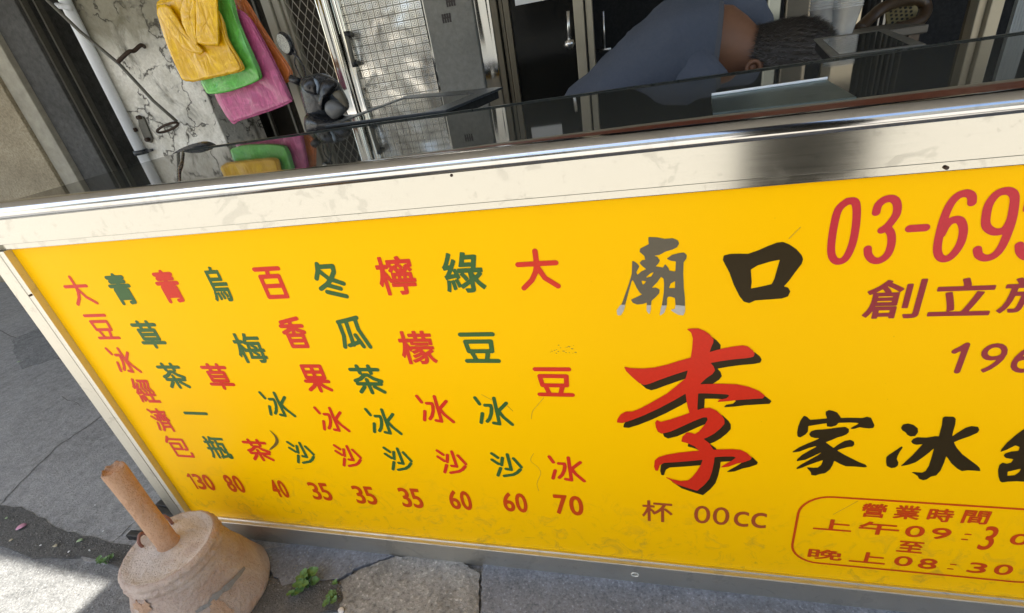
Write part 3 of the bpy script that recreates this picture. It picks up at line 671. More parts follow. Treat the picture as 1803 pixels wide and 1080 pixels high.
# brush lettering: outlines
def outline(mb, loops, o, s, dx=0, dz=0, y=-.0006, off=.0004, smooth=True):
    pls = []
    for lp in loops:
        q = [P(o[0]+a/s, o[1]+b/s, 0) for a, b in lp]
        if smooth: q = cr(q, 3, True)
        pls.append([(p.x+dx, p.z+dz) for p in q])
    a = np.array([p for l in pls for p in l])
    field_to_mb(mb, sdf_polys(pls, off), a[:, 0].min(), a[:, 0].max(), a[:, 1].min(), a[:, 1].max(), cell=.0006, y=y, sm=1)
LZ = ((1060,400),4.865)
miao = [[(400,88),(470,90),(535,103),(605,98),(645,115),(657,140),(640,170),(600,190),(545,205),(490,235),(415,245),(470,255),(492,285),(480,310),(450,340),(480,342),(525,350),(540,320),(565,350),(575,375),(620,382),(632,380),(636,290),(590,285),(558,270),(600,240),(660,225),(700,220),(722,240),(718,270),(695,300),(692,400),(697,520),(706,600),(708,672),(632,664),(628,605),(590,592),(565,592),(553,610),(552,668),(515,668),(520,640),(532,560),(535,480),(530,440),(505,420),(470,470),(415,525),(460,520),(490,535),(487,565),(455,600),(420,630),(418,665),(385,665),(388,640),(350,655),(300,660),(265,645),(252,622),(300,600),(355,572),(330,565),(300,520),(270,455),(255,450),(240,500),(215,590),(196,662),(168,662),(175,650),(200,580),(235,480),(258,400),(262,290),(295,310),(317,335),(290,385),(300,415),(340,380),(385,360),(345,330),(325,305),(345,285),(375,283),(365,245),(325,210),(330,185),(380,160),(405,148),(400,110)],
 [(370,430),(410,395),(445,378),(447,385),(425,425),(385,435)], [(332,455),(385,460),(350,505)], [(568,525),(585,480),(630,455),(628,525)], [(570,450),(580,460),(572,475)]]
mb = MB(); outline(mb, miao, *LZ, smooth=False); mb.build('shop_name_character', GREYINK, panel)  # its grey is a bright reflection painted into the black ink
for t in ([(166,666),(196,666),(185,710),(160,752),(135,752),(128,715),(150,680)], [(386,668),(416,668),(415,700),(405,743),(385,715)], [(514,671),(551,671),(530,730),(497,755),(505,710)], [(632,668),(708,675),(708,720),(695,752),(655,748),(615,725),(592,710),(628,700)]):
    mb = MB(); outline(mb, [t], *LZ, smooth=False); mb.build('gloss_letter_tip', SILVER, panel)  # silver gloss painted into the colour of the leg tips
mb = MB()
outline(mb, [[(1045,245),(1100,232),(1180,230),(1250,232),(1330,205),(1420,165),(1500,135),(1550,130),(1600,150),(1660,190),(1705,240),(1718,275),(1705,315),(1650,385),(1600,455),(1550,510),(1590,520),(1608,550),(1590,590),(1540,608),(1450,615),(1310,625),(1260,648),(1215,635),(1180,590),(1130,490),(1095,390),(1055,315),(1037,280)], [(1270,362),(1330,325),(1440,292),(1527,275),(1505,350),(1480,440),(1455,490),(1370,510),(1270,530),(1278,470)]], *LZ, smooth=False)
mb.build('shop_name_character', BLK, panel); mb = MB()
OZ = ((1380,700),7.2)
outline(mb, [[(175,480),(172,440),(185,370),(215,290),(255,232),(290,245),(328,285),(420,278),(555,265),(535,215),(535,180),(570,160),(620,170),(670,190),(705,235),(718,260),(850,258),(1000,262),(1050,245),(1100,258),(1120,300),(1143,350),(1130,380),(1080,388),(1010,380),(960,372),(900,390),(850,395),(870,375),(930,345),(960,318),(850,312),(690,316),(660,350),(600,368),(550,362),(548,320),(450,335),(305,358),(300,430),(270,465),(210,500),(185,495)]], *OZ, smooth=False)
outline(mb, [[(325,465),(345,430),(400,412),(500,405),(600,395),(700,380),(780,375),(820,400),(820,435),(790,465),(730,488),(680,500),(600,535),(520,565),(570,600),(628,642),(700,590),(770,552),(840,538),(885,560),(888,595),(865,618),(800,625),(730,645),(665,668),(760,725),(850,770),(950,820),(1030,850),(1050,875),(1020,880),(900,870),(790,868),(720,840),(635,795),(615,850),(580,910),(520,955),(440,970),(400,985),(350,978),(345,945),(320,915),(295,885),(370,892),(430,890),(475,855),(490,825),(500,785),(400,820),(300,855),(230,885),(165,905),(165,890),(220,850),(320,795),(430,735),(490,690),(480,685),(380,735),(270,785),(165,803),(175,780),(230,730),(330,670),(425,620),(400,612),(300,640),(200,680),(112,692),(120,680),(200,630),(310,580),(400,545),(470,510),(400,510),(345,495)]], *OZ, smooth=False)
mb.build('shop_name_character', BLK, panel); mb = MB()
QZ = ((1540,700),6)
for l in ([(280,320),(300,285),(350,275),(405,290),(450,325),(452,365),(425,402),(380,408),(345,390),(330,365),(295,345)], [(285,515),(290,528),(260,570),(235,620),(228,650),(245,685),(240,715),(215,735),(175,742),(130,720),(122,680),(125,630),(150,605),(190,580),(235,550)],
    [(720,215),(740,202),(830,205),(850,225),(845,280),(825,350),(808,420),(880,370),(960,320),(1020,303),(1085,310),(1100,340),(1080,370),(1000,405),(900,440),(828,470),(860,530),(920,600),(1000,660),(1075,715),(1105,745),(1110,773),(1050,768),(980,765),(920,773),(870,745),(810,690),(752,605),(730,680),(690,770),(645,820),(590,832),(545,862),(510,870),(470,855),(455,825),(425,805),(392,788),(440,790),(500,795),(540,775),(575,720),(600,640),(635,518),(580,570),(510,625),(430,680),(360,705),(278,722),(330,675),(400,610),(460,545),(515,487),(440,495),(405,485),(387,462),(410,435),(450,422),(550,425),(640,410),(680,412),(690,370),(712,290)]):
    outline(mb, [l], *QZ, smooth=False)
mb.build('shop_name_character', BLK, panel); mb = MB()
outline(mb, [[(1328,570),(1345,540),(1400,475),(1480,405),(1560,345),(1610,318),(1660,360),(1720,430),(1770,500),(1740,510),(1680,470),(1640,460),(1640,500),(1700,500),(1720,540),(1680,570),(1640,580),(1640,630),(1700,640),(1710,680),(1640,700),(1640,760),(1700,740),(1720,770),(1700,860),(1650,885),(1578,885),(1500,880),(1400,885),(1345,893),(1325,880),(1310,830),(1305,760),(1320,710),(1350,688),(1390,700),(1440,690),(1470,648),(1385,635),(1365,612),(1380,590),(1440,572),(1520,565),(1535,520),(1485,500),(1390,548)],
    [(1398,780),(1480,762),(1550,745),(1530,785),(1480,822),(1395,828)]], *QZ, smooth=False)
mb.build('shop_name_character', BLK, panel)
MZ = ((1060,560),5.625)
li = [(845,108),(900,103),(950,103),(1010,125),(1060,160),(1100,205),(1098,240),(1075,290),(1058,340),(1120,320),(1200,300),(1300,282),(1390,270),(1440,280),(1490,320),(1507,350),(1495,378),(1440,390),(1300,403),(1180,420),(1068,440),(1100,475),(1115,515),(1090,550),(1030,590),(962,655),(1050,652),(1180,650),(1330,655),(1450,680),(1550,720),(1608,765),(1590,790),(1500,795),(1350,805),(1250,818),(1145,826),(1165,805),(1230,795),(1265,765),(1240,750),(1150,745),(1040,740),(948,740),(945,800),(940,880),(942,912),(1000,892),(1070,888),(1130,915),(1185,965),(1207,1000)]
li += [(x, y+787.5) for x, y in [(1208,258),(1170,300),(1110,350),(1050,385),(1000,405),(1060,450),(1100,515),(1180,512),(1290,510),(1370,518),(1430,545),(1478,590),(1470,610),(1400,635),(1330,650),(1250,680),(1178,687),(1210,665),(1290,620),(1330,590),(1300,578),(1200,578),(1110,585),(1105,640),(1085,730),(1060,800),(1010,860),(940,918),(880,900),(800,875),(730,850),(680,815),(632,785),(700,810),(780,825),(850,820),(890,790),(940,730),(980,665),(1000,610),(900,620),(760,632),(610,642),(570,665),(550,720),(530,718),(518,680),(525,620),(560,590),(640,565),(760,545),(900,530),(968,525),(920,480),(860,452),(820,440),(788,432),(800,385),(840,345),(880,348),(920,360),(960,335),(1020,265),(1048,215),(1040,190),(1000,190),(900,230),(780,285),(680,330),(590,353),(555,335),(535,290),(528,245),(545,222),(580,240),(680,215),(800,175),(868,150),(850,90),(838,20)]]
li += [(830,740),(720,805),(560,890),(420,955),(300,1003),(200,1035),(150,1030),(155,1000),(190,950),(240,925),(300,925),(380,895),(500,830),(640,750),(740,670),(830,595),(855,510),(700,560),(560,610),(470,645),(420,658),(370,640),(300,580),(240,520),(223,482),(280,495),(400,500),(520,490),(650,460),(760,425),(850,400),(880,392),(895,300),(902,200),(885,140)]
pa, pb = P(1240, 700), P(1240+66/5.625, 700+55/5.625)
mb = MB(); outline(mb, [li], *MZ, dx=pb.x-pa.x, dz=pb.z-pa.z, y=-.0006, smooth=False); mb.build('family_name_shadow', BLK, panel)
mb = MB(); outline(mb, [li], *MZ, y=-.0011, smooth=False); mb.build('family_name_lettering', ink('bright_red_ink', (.60, .028, .010)), panel)
# dark scuff and thin scratches on the panel
GRIME = ink('grime', (.16, .10, .02), .5); GRIME2 = ink('light_grime', (.42, .26, .03), .5)
mb = MB(); outline(mb, [[(1045,100),(1085,130),(1125,170),(1145,215),(1138,250),(1110,280),(1075,305),(1045,318),(1060,290),(1095,255),(1112,215),(1105,175),(1080,140)]], *zG, y=-.0009, off=0); mb.build('scuff_mark', GRIME, panel)
def scratch(q, w_, mt):
    A = np.array(q); mb = MB(); field_to_mb(mb, sdf_strokes([q], w_), A[:, 0].min(), A[:, 0].max(), A[:, 1].min(), A[:, 1].max(), cell=.0004, sm=0, y=-.00045); 
    if mb.f: mb.build('scratch', mt, panel)
for l, o, s, mt in (([(1340,270),(1290,330),(1250,380),(1240,440)], (660,640), 4.5, GRIME2), ([(1258,712),(1235,770),(1290,820),(1315,870),(1285,950),(1300,1010)], (660,640), 4.5, GRIME2), ([(845,245),(900,275),(940,295)], (660,640), 4.5, GRIME2), ([(1050,335),(1095,378)], (660,640), 4.5, GRIME), ([(1700,0),(1600,100)], (1060,400), 4.865, GRIME2), ([(555,95),(370,195)], (1380,860), 4.262, GRIME2),
    ([(845,140),(885,200),(960,230),(1040,240),(1170,270),(1200,240),(1150,140)], (420,880), 10.8, GRIME2), ([(580,865),(600,890)], (300,740), 6, GRIME2), ([(690,850),(740,885)], (300,740), 6, GRIME2), ([(1320,515),(1400,508)], (300,740), 6, GRIME2)):
    q = cr([P(o[0]+x/s, o[1]+y/s) for x, y in l], 4); scratch([(p.x, p.z) for p in q], .00032, mt)
rnd = random.Random(3); mb = MB()
for i in range(26):
    a = P(968+47*rnd.random(), 607+15*rnd.random()); ww = rnd.uniform(.0006, .0016); mb.slab([(a.x, -.00035-i*1e-6, a.z), (a.x+ww*1.5, -.00035-i*1e-6, a.z+ww*.2), (a.x+ww*1.2, -.00035-i*1e-6, a.z-ww*.8), (a.x-ww*.2, -.00035-i*1e-6, a.z-ww*.6)], (0, 1, 0), .0002)
mb.build('smudge', GRIME2, panel)

# ------------------------------------------------------------------ things on the counter
def lid(fl, fr, br, bl_, wds, th, fm, label):
    """framed sliding pane lying on the counter; wds: widths of front, right, rear, left bars"""
    root = empty('sliding_lid', (fl+fr)/2, label, 'lid', None)
    wf, wr2, wb, wl = wds; L = lambda p, q, t: p+(q-p).normalized()*t
    ifl = L(fl, bl_, wf)+(fr-fl).normalized()*wl; ifr = L(fr, br, wf)-(fr-fl).normalized()*wr2
    ibr = L(br, fr, wb)-(br-bl_).normalized()*wr2; ibl = L(bl_, fl, wb)+(br-bl_).normalized()*wl
    o_ = [fl, fr, br, bl_]; i_ = [ifl, ifr, ibr, ibl]
    for k in range(4):
        m2 = MB(); m2.slab([o_[k], o_[(k+1) % 4], i_[(k+1) % 4], i_[k]], (0, 0, 1), th); m2.build('frame_bar', fm, root, bevel=.0015)
    m2 = MB(); m2.slab([p+Vector((0, 0, th*.4)) for p in i_], (0, 0, 1), .002); m2.build('pane', GLASS, root)
ZL = ZG+.0005
lid(G(572, 226, ZL), G(786, 199, ZL), G(886, 157, ZL), G(720, 171, ZL), (.006, .055, .10, .028), .006, plain('grey_blue_frame', (.040, .046, .050), .3), 'dark grey framed glass lid beyond the left part of the counter top')
lid(G(1462, 103, ZL), G(1631, 81, ZL), G(1560, 53, ZL), G(1432, 71, ZL), (.014, .020, .05, .014), .003, plain('grey_aluminium', (.16, .155, .13), .4, .3), 'pale aluminium framed glass lid right of the bending person')
for q in ([(572, 226), (786, 199), (886, 157), (720, 171)], [(1462, 103), (1631, 81), (1560, 53), (1432, 71)]):
    q = [G(x, y, ZL) for x, y in q]; c = sum(q, Vector())/4; q = [c+(p-c)*.93 for p in q]
    mb = MB(); mb.prism([(p.x, p.y) for p in q], ZG-.02, ZG+.001); mb.build('rear_shelf', VOID, counter)
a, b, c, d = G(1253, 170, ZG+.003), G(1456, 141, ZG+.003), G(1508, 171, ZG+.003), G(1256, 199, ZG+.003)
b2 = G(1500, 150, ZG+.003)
root = empty('light_streak', (a+c)/2-Vector((0, 0, .003)), 'greenish stainless steel tray on the glass just below the person\'s head', 'plate')
mb = MB(); mb.slab([a-Vector((0, 0, .003)), b-Vector((0, 0, .003)), c-Vector((0, 0, .003)), d-Vector((0, 0, .003))], (0, 0, 1), .003)  # streak of light on the glass, modelled as a tinted metal sheet
mb.build('base', steel_mat('streak_steel', (.30, .38, .37), .35), root)
mb = MB(); mb.tube([a+Vector((0, 0, .002)), b+Vector((0, 0, .002))], .0018, 8); mb.build('highlight_line', plain('streak_highlight', (.9, .92, .92), .2), root)  # bright highlight along the streak, put in as a white tube

# ------------------------------------------------------------------ concrete umbrella base
H0 = .165
pc = G(297, 962, H0); pcx, pcy = pc.x, pc.y
ub = empty('umbrella_base', (pcx, pcy, 0), 'clay-coloured concrete umbrella base with an upright terracotta pipe at the counter corner', 'umbrella base')
def wob(prof, n, seed, amp):
    vs = []; m = len(prof)
    for i, (r, z) in enumerate(prof):
        for k in range(n):
            a = 2*math.pi*k/n; x, y = r*math.cos(a), r*math.sin(a); q = Vector((x*38, y*38, z*38+seed))
            rim = math.exp(-((z-(H0-.016))/.016)**2) if r > .06 else 0
            dr = (mnoise.fractal(q*.6, 1, 2, 3)*amp*.45+mnoise.fractal(q*3.2, .8, 2, 3)*amp*rim*.9)*(r/.08)
            vs.append((pcx+x+dr*math.cos(a), pcy+y+dr*math.sin(a), z+(mnoise.fractal(q*.9, 1, 2, 3)*amp*.45+abs(mnoise.noise(q*2))*amp*rim*.7 if z > .03 else 0)))
    return vs, [(i*n+k, i*n+(k+1) % n, (i+1)*n+(k+1) % n, (i+1)*n+k) for i in range(m-1) for k in range(n)]
RT = .079; RB = .121
side = [(RB-.006, .0), (RB-.001, .006)]+[(RB+(RT+.004-RB)*t**.95, .012+(H0-.038-.012)*t) for t in [i/40 for i in range(0, 41)]]
NS = len(side)
side += [(RT+.0052, H0-.034), (RT+.0015, H0-.031), (RT+.001, H0-.029), (RT+.0045, H0-.026), (RT+.0055, H0-.022), (RT+.0050, H0-.018), (RT+.0020, H0-.015), (RT+.0008, H0-.013), (RT+.0035, H0-.010), (RT+.0035, H0-.006), (RT+.001, H0-.002), (RT-.002, H0+.001), (RT-.0045, H0+.0012)]
vs, fs = wob(side, 180, 3.1, .0026); o = mesh('base_body', vs, fs, CLAY, ub, True)
top = [(RT-.0044, H0+.0013), (RT-.008, H0+.0008), (RT-.012, H0-.0012), (RT-.016, H0-.0018), (.055, H0-.0012), (.048, H0-.001), (.040, H0-.0005), (.032, H0), (.026, H0), (.018, H0+.0005), (.0, H0+.001)]
vs, fs = wob(top, 180, 3.1, .0026); mesh('base_top', vs, fs, CLAYTOP, ub, True)
def cone_r(z): return float(np.interp(z, [q[1] for q in side[:NS]], [q[0] for q in side[:NS]]))
def cone_hit(px, py):
    r = ray(px, py); r = r/np.linalg.norm(r)
    for k in range(4000):
        q = CAM+r*(.5+k*.0004)
        if 0 < q[2] < H0-.03 and math.hypot(q[0]-pcx, q[1]-pcy) <= cone_r(q[2])+.0022: return Vector(q)
    return None
pp = G(297, 957, H0); ax = Vector((pp.x, pp.y, 0))
ztop = None
for z in np.linspace(H0, .6, 400):
    q = G(197, 828, z)
    if ztop is None or (Vector((q.x, q.y))-Vector((ax.x, ax.y))).length < ztop[0]: ztop = ((Vector((q.x, q.y))-Vector((ax.x, ax.y))).length, z)
PT = ztop[1]
mb = MB(); rp = .0175
prf = [(rp+.002, H0-.001), (rp, H0+.006), (rp, H0+.05), (rp*.99, (H0+PT)/2), (rp, PT-.03), (rp*1.04, PT-.006), (rp*1.02, PT), (rp*.86, PT+.0015), (rp*.80, PT-.0015), (rp*.5, PT-.003), (0.0005, PT-.003)]
n = 40; vs = []
for i, (r, z) in enumerate(prf):
    for k in range(n):
        a = 2*math.pi*k/n; dr = mnoise.noise(Vector((math.cos(a)*2, math.sin(a)*2, z*40)))*.0009; dz = mnoise.noise(Vector((math.cos(a)*3, math.sin(a)*3, 1)))*.005 if i >= 5 and r > .01 else 0
        if i in (5, 6) and 3.3 < a < 4.2: dz -= .008*math.sin((a-3.3)/.9*math.pi)
        vs.append((ax.x+(r+dr)*math.cos(a), ax.y+(r+dr)*math.sin(a), z+dz))
mb.add(vs, [(i*n+k, i*n+(k+1) % n, (i+1)*n+(k+1) % n, (i+1)*n+k) for i in range(len(prf)-1) for k in range(n)])
mb.build('pipe', CLAYP, ub, True)
for l in ([(250, 962), (249, 950), (256, 941), (262, 936)], [(303, 922), (300, 912), (290, 909), (286, 914)]):
    z0 = H0; q = [G(l[0][0], l[0][1], H0)]; base = q[0]
    end = G(l[3][0], l[3][1], H0+.012)
    mb = MB(); mb.tube(cr([base-Vector((0, 0, .004)), base+Vector((0, 0, .012)), base.lerp(end, .5)+Vector((0, 0, .016)), Vector((end.x, end.y, H0-.002))], 5), .0028, 8); mb.build('wire_handle', plain('rusty_red_wire', (.24, .11, .08), .7, 0, .3, 90), ub, True)
# scraped grey streak and peeled orange patches on the side, following its curve
line = [(345, 1079), (356, 1071), (367, 1065), (378, 1052), (390, 1042), (402, 1033), (412, 1022), (423, 1010), (431, 999)]
top_, bot_ = [], []
for i, (x, y) in enumerate(line):
    w_ = 6.5*(.45+.55*math.sin(math.pi*i/8))*(1+.35*math.sin(i*2.7)); a = cone_hit(x-w_*.5, y-w_*.6); b = cone_hit(x+w_*.5, y+w_*.6)
    if a and b: top_.append(a); bot_.append(b)
mb = MB(); mb.add(top_+bot_, [(i, i+1, len(top_)+i+1, len(top_)+i) for i in range(len(top_)-1)]); mb.build('scraped_streak', GREYMARK, ub)
PEEL = clay('peeled_orange_clay', (.42, .25, .15), (.50, .34, .23), (.36, .23, .14))
for cx_, cy_, rx, ry, sd in ((250, 1068, 15, 14, 1), (388, 1074, 20, 16, 2)):
    rnd = random.Random(sd); pts = []
    for k in range(22):
        a = 2*math.pi*k/22; rr = 1+rnd.uniform(-.22, .22); h = cone_hit(cx_+rx*rr*math.cos(a)+ry*.2*math.sin(a), cy_+ry*rr*math.sin(a))
        if h: pts.append(h)
    c = cone_hit(cx_, cy_)
    if c and len(pts) > 8: mb = MB(); mb.add(pts+[c], [(k, (k+1) % len(pts), len(pts)) for k in range(len(pts))]); mb.build('peeled_patch', PEEL, ub)

# ------------------------------------------------------------------ building front behind the counter
FY = 1.6
def X(px, py=0, Y=FY): return P(px, py, Y).x
ZT = 3.6
def wall_piece(name, x0, x1, y0, y1, mat, label, cat, z1=ZT, group=None, z0=0):
    mb = MB(); mb.box(x0, x1, y0, y1, z0, z1); o = mb.build(name, mat, None, bevel=.004); tag(o, label, cat, group); return o
xa, xb, xc = X(97, 280), X(132, 290), X(180, 287)
wall_piece('stone_wall', -7, xa, FY-.05, FY+.3, BEIGE, 'beige pebble-finished wall at the far left edge', 'wall')
wall_piece('wall_trim', xa+.001, xb, FY-.03, FY+.25, plain('pale_chipped_plaster', (.33, .31, .25), .85, 0, .4, 25, .6), 'pale chipped plaster strip beside the beige wall', 'trim')
wall_piece('grey_jamb', xb+.001, xc, FY, FY+.3, GREYCON, 'weathered dark grey concrete jamb left of the dark doorway', 'jamb')
mb = MB(); mb.box(xc+.001, xc+.012, FY+.02, FY+.05, 0, ZT); mb.box(xc+.03, xc+.04, FY+.06, FY+.09, 0, ZT)
tag(mb.build('shutter_track', IRON), 'thin metal shutter track along the dark doorway edge', 'shutter track')
xd = X(250, 270); xe = X(401, 257)
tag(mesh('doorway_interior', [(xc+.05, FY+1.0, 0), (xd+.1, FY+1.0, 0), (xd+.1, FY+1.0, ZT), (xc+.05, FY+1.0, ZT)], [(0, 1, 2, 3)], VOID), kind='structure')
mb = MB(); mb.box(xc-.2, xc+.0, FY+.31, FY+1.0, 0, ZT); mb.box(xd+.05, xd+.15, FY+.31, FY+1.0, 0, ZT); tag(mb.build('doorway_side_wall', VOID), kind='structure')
wall_piece('white_pillar', xd, xe, FY, FY+.3, WALL, 'cracked and stained white concrete pillar behind the plastic bags', 'pillar')
# pipes on the pillar
def vpipe(name, px, py, wpx, mat, label, z0, z1, Y):
    r = (X(px+wpx/2, py, Y)-X(px-wpx/2, py, Y))/2; x = X(px, py, Y)
    root = empty(name, (x, Y, z0), label, 'pipe'); mb = MB(); mb.tube([(x, Y, z0), (x, Y, z1)], r*.92, 20); mb.build('pipe_run', mat, root, True); return root, x, r
wp, wx, wr = vpipe('water_pipe', 245, 262, 15, WPIPE, 'white upright plastic pipe on the left side of the pillar', 0, ZT, FY-.03)
q = P(252, 268, FY-.03); mb = MB(); mb.tube([(wx, FY-.03, q.z-.010), (wx, FY-.03, q.z+.012)], wr*1.25, 20); mb.build('pipe_clip', GREYP, wp, True)
mb = MB(); mb.box(wx, wx+wr*2.4, FY-.03, FY-.012, q.z-.004, q.z+.008); mb.build('clip_bracket', GREYP, wp)
zend = P(187, 150, FY-.03).z
vpipe('drain_pipe', 181, 140, 11, BPIPE, 'thin rusty brown pipe ending halfway down beside the white pipe', zend, ZT, FY-.03)
mb = MB(); q0, q1 = P(100, 10, FY-.06), P(125, 14, FY-.06); mb.tube([q0, q1], .012, 10); tag(mb.build('pipe_joint', WPIPE, None, True), 'short grey pipe joint crossing at the top of the white pipe', 'pipe joint')
# crank rod with ring, held by a rusty bracket
RY = FY-.10
rod = empty('awning_crank_rod', P(310, 215, RY), 'long grey iron awning rod with a ring at its lower end, slanting across the pillar', 'rod')
mb = MB(); mb.tube([P(60, -25, RY), P(83, 0, RY), P(140, 55, RY), P(210, 113, RY), P(270, 178, RY), P(311, 214, RY)], .0075, 12); mb.build('shaft', IRON, rod, True)
rc_ = P(295, 225, RY); u = (P(313, 216, RY)-P(279, 233, RY))/2; v_ = Vector((0, 0, 1))*.011+Vector((0, -.02, 0)); v_ = Vector((0.002, -.022, .010))
mb = MB(); mb.tube([rc_+u*math.cos(a)+v_*math.sin(a) for a in [2*math.pi*k/20 for k in range(21)]], .0058, 8, False); mb.build('ring', RUST, rod, True)
hk = empty('wall_hook', P(255, 85, FY), 'rusty iron hook sticking out of the pillar and holding the rod', 'hook')
mb = MB(); mb.tube(cr([P(256, 84, FY+.01), P(248, 80, FY-.03), P(236, 90, FY-.06), P(226, 92, FY-.09), P(207, 110, FY-.115)], 4), .0085, 10); mb.build('hook_arm', RUST, hk, True)
clp = empty('rusty_clamp', P(255, 225, FY-.02), 'rusty bolted iron clamp low on the pillar next to the white pipe', 'clamp')
pts = [P(242, 203, FY-.012), P(252, 207, FY-.012), P(268, 245, FY-.012), P(266, 252, FY-.012), P(256, 250, FY-.012), P(244, 222, FY-.012)]
mb = MB(); mb.slab(pts, (0, 1, 0), .010); mb.build('clamp_plate', IRON, clp, bevel=.002)
for x, y in ((245, 207), (238, 229), (260, 246)):
    q = P(x, y, FY-.02); mb = MB(); mb.tube([q+Vector((0, .008, 0)), q-Vector((0, .012, 0))], .011, 6); mb.build('bolt', RUST, clp, bevel=.002)
YC = gb+.012
mb = MB(); top_ = cr([P(302, 272, YC), P(318, 262, YC), P(338, 254, YC), P(352, 252, YC), P(364, 255, YC), P(375, 262, YC)], 4); vs = []
mb.slab(top_+[top_[-1]-Vector((0, 0, .03)), top_[0]-Vector((0, 0, .03))], (0, 1, 0), .02)
tag(mb.build('seat_hump', BLACKP, None), 'black rounded hump peeping over the rear edge of the glass, left of the bags', 'black hump')
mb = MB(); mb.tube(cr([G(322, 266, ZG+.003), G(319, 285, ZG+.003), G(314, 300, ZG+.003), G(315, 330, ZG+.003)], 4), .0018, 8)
tag(mb.build('cable_reflection', GREYP, None, True), 'grey cable line mirrored in the glass top, built as a tube near its left end', 'reflection')  # mirror image in the glass, modelled as a grey tube
# dark lining behind the building front
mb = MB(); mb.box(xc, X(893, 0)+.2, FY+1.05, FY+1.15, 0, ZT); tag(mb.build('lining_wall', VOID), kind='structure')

# dark recess with thin verticals, then cream gate frame, wire mesh, polished frame, steel door
xf = X(516, 233); xg = X(493, 0); xh = X(553, 0); xi = X(597, 0); xj = X(746, 0); xk = X(832, 0); xl_ = X(861, 0); xm = X(893, 0)
tag(mesh('recess_back', [(xe-.6, FY+.6, 0), (xi+.1, FY+.6, 0), (xi+.1, FY+.6, ZT), (xe-.6, FY+.6, ZT)], [(0, 1, 2, 3)], plain('dark_brown_wall', (.055, .048, .035), .8)), kind='structure')
mb = MB()
for t in (.25, .6, .8): x = xe+(xf-xe)*t; mb.box(x-.006, x+.006, FY+.25, FY+.27, 0, ZT)
tag(mb.build('window_grille', IRON), 'dark upright bars in the recess behind the pink bags', 'grille')
gate = empty('mesh_gate', ((xf+xi)/2, FY+.05, 0), 'gate of diamond wire mesh in a cream and polished steel frame', 'gate')
xcr = X(457, 0)
mb = MB(); mb.box(xcr, xcr+(xg-xcr)*.42, FY+.0, FY+.06, 0, ZT); mb.box(xcr+(xg-xcr)*.46, xcr+(xg-xcr)*.80, FY+.01, FY+.06, 0, ZT); mb.box(xcr+(xg-xcr)*.84, xg, FY+.02, FY+.06, 0, ZT); mb.build('cream_post', CREAMF, gate, bevel=.003)
mb = MB(); w1 = .038; h1 = .062; zz = .6
nx = int((xh-xg)/w1)+2
for i in range(-40, nx+2):
    for sg in (1, -1):
        pts_ = []
        for k in range(0, 46):
            x = xg+(i+k*.5)*w1 if sg > 0 else xg+(i+20-k*.5+3)*w1
            z = .55+k*h1*.5
            if xg-.005 <= x <= xh+.005: pts_.append((x, FY+.03+.003*(k % 2)*sg, z))
        if len(pts_) > 1: mb.tube(pts_, .0016, 4, False)
mb.build('wire_mesh', plain('galvanised_wire', (.5, .47, .4), .5, .4), gate)
mb = MB(); ww = (xi-xh)
for a_, b_, y_ in ((0, .42, 0), (.44, .56, -.02), (.60, .80, .005), (.84, 1.0, -.015)): mb.box(xh+ww*a_, xh+ww*b_, FY+y_, FY+.06, 0, ZT)
mb.build('polished_post', POLISH, gate, bevel=.004)
door = empty('steel_door', ((xi+xj)/2, FY, 0), 'shiny stainless steel door embossed with square spirals', 'door')
mb = MB(); mb.box(xi+.001, xj-.012, FY+.01, FY+.05, 0, ZT); mb.build('door_leaf', EMBOSS, door)
mb = MB(); mb.box(xj-.011, xj, FY-.01, FY+.05, 0, ZT); mb.build('door_edge', POLISH, door)
h0, h1_ = P(612, 62, FY-.03), P(624, 112, FY-.03)
mb = MB(); mb.tube(cr([h0+Vector((0, .04, 0)), h0, h0.lerp(h1_, .5)+Vector((.0, -.008, 0)), h1_, h1_+Vector((0, .04, 0))], 6), .0095, 12); mb.build('handle', IRON, door, True)
for q in (h0, h1_):
    mb = MB(); mb.tube([q+Vector((0, 0, -.014)), q+Vector((0, 0, .014))], .0125, 12); mb.build('handle_collar', BLACKP, door, True)
q = P(636, 148, FY+.008); mb = MB(); mb.box(q.x-.016, q.x+.016, q.y-.004, q.y+.003, q.z-.018, q.z+.018); lk = mb.build('lock_plate', STEEL, door, bevel=.002)
mb = MB(); mb.tube([q+Vector((0, -.003, 0)), q+Vector((0, -.006, 0))], .005, 12); mb.build('keyhole', BLACKP, lk)
wall_piece('grey_pilaster', xj+.001, xk, FY-.02, FY+.25, PILAST, 'plain grey rendered pilaster right of the embossed steel door', 'pilaster')
# small faded stamped panels on the pilaster
FST = plain('faded_dark_print', (.07, .06, .055), .8)
for (x, y), lb in (((786, 32), 'lower faded dark stamp on the grey pilaster'), ((793, 3), 'upper faded dark stamp on the grey pilaster')):
    q = P(x, y, FY-.021); mb = MB()
    for i in range(4): mb.box(q.x-.018+.010*i, q.x-.012+.010*i, FY-.0225, FY-.0200, q.z-.016, q.z-.002); mb.box(q.x-.018+.010*i, q.x-.011+.010*i, FY-.0225, FY-.0200, q.z+.003, q.z+.015)
    mb.box(q.x-.018, q.x+.019, FY-.0215, FY-.0200, q.z-.002, q.z+.003)
    tag(mb.build('faded_stamp', FST), lb, 'stamp', 'faded stamps on the pilaster')
mb = MB(); mb.box(xk+.001, xl_, FY-.005, FY+.2, 0, ZT); tag(mb.build('polished_door_jamb', POLISH, None, bevel=.004), 'mirror-bright steel jamb right of the grey pilaster', 'jamb')
sd = empty('sliding_door', ((xm+X(1007))/2, FY, 0), 'dark glazed sliding door in bronze frames behind the counter', 'door')
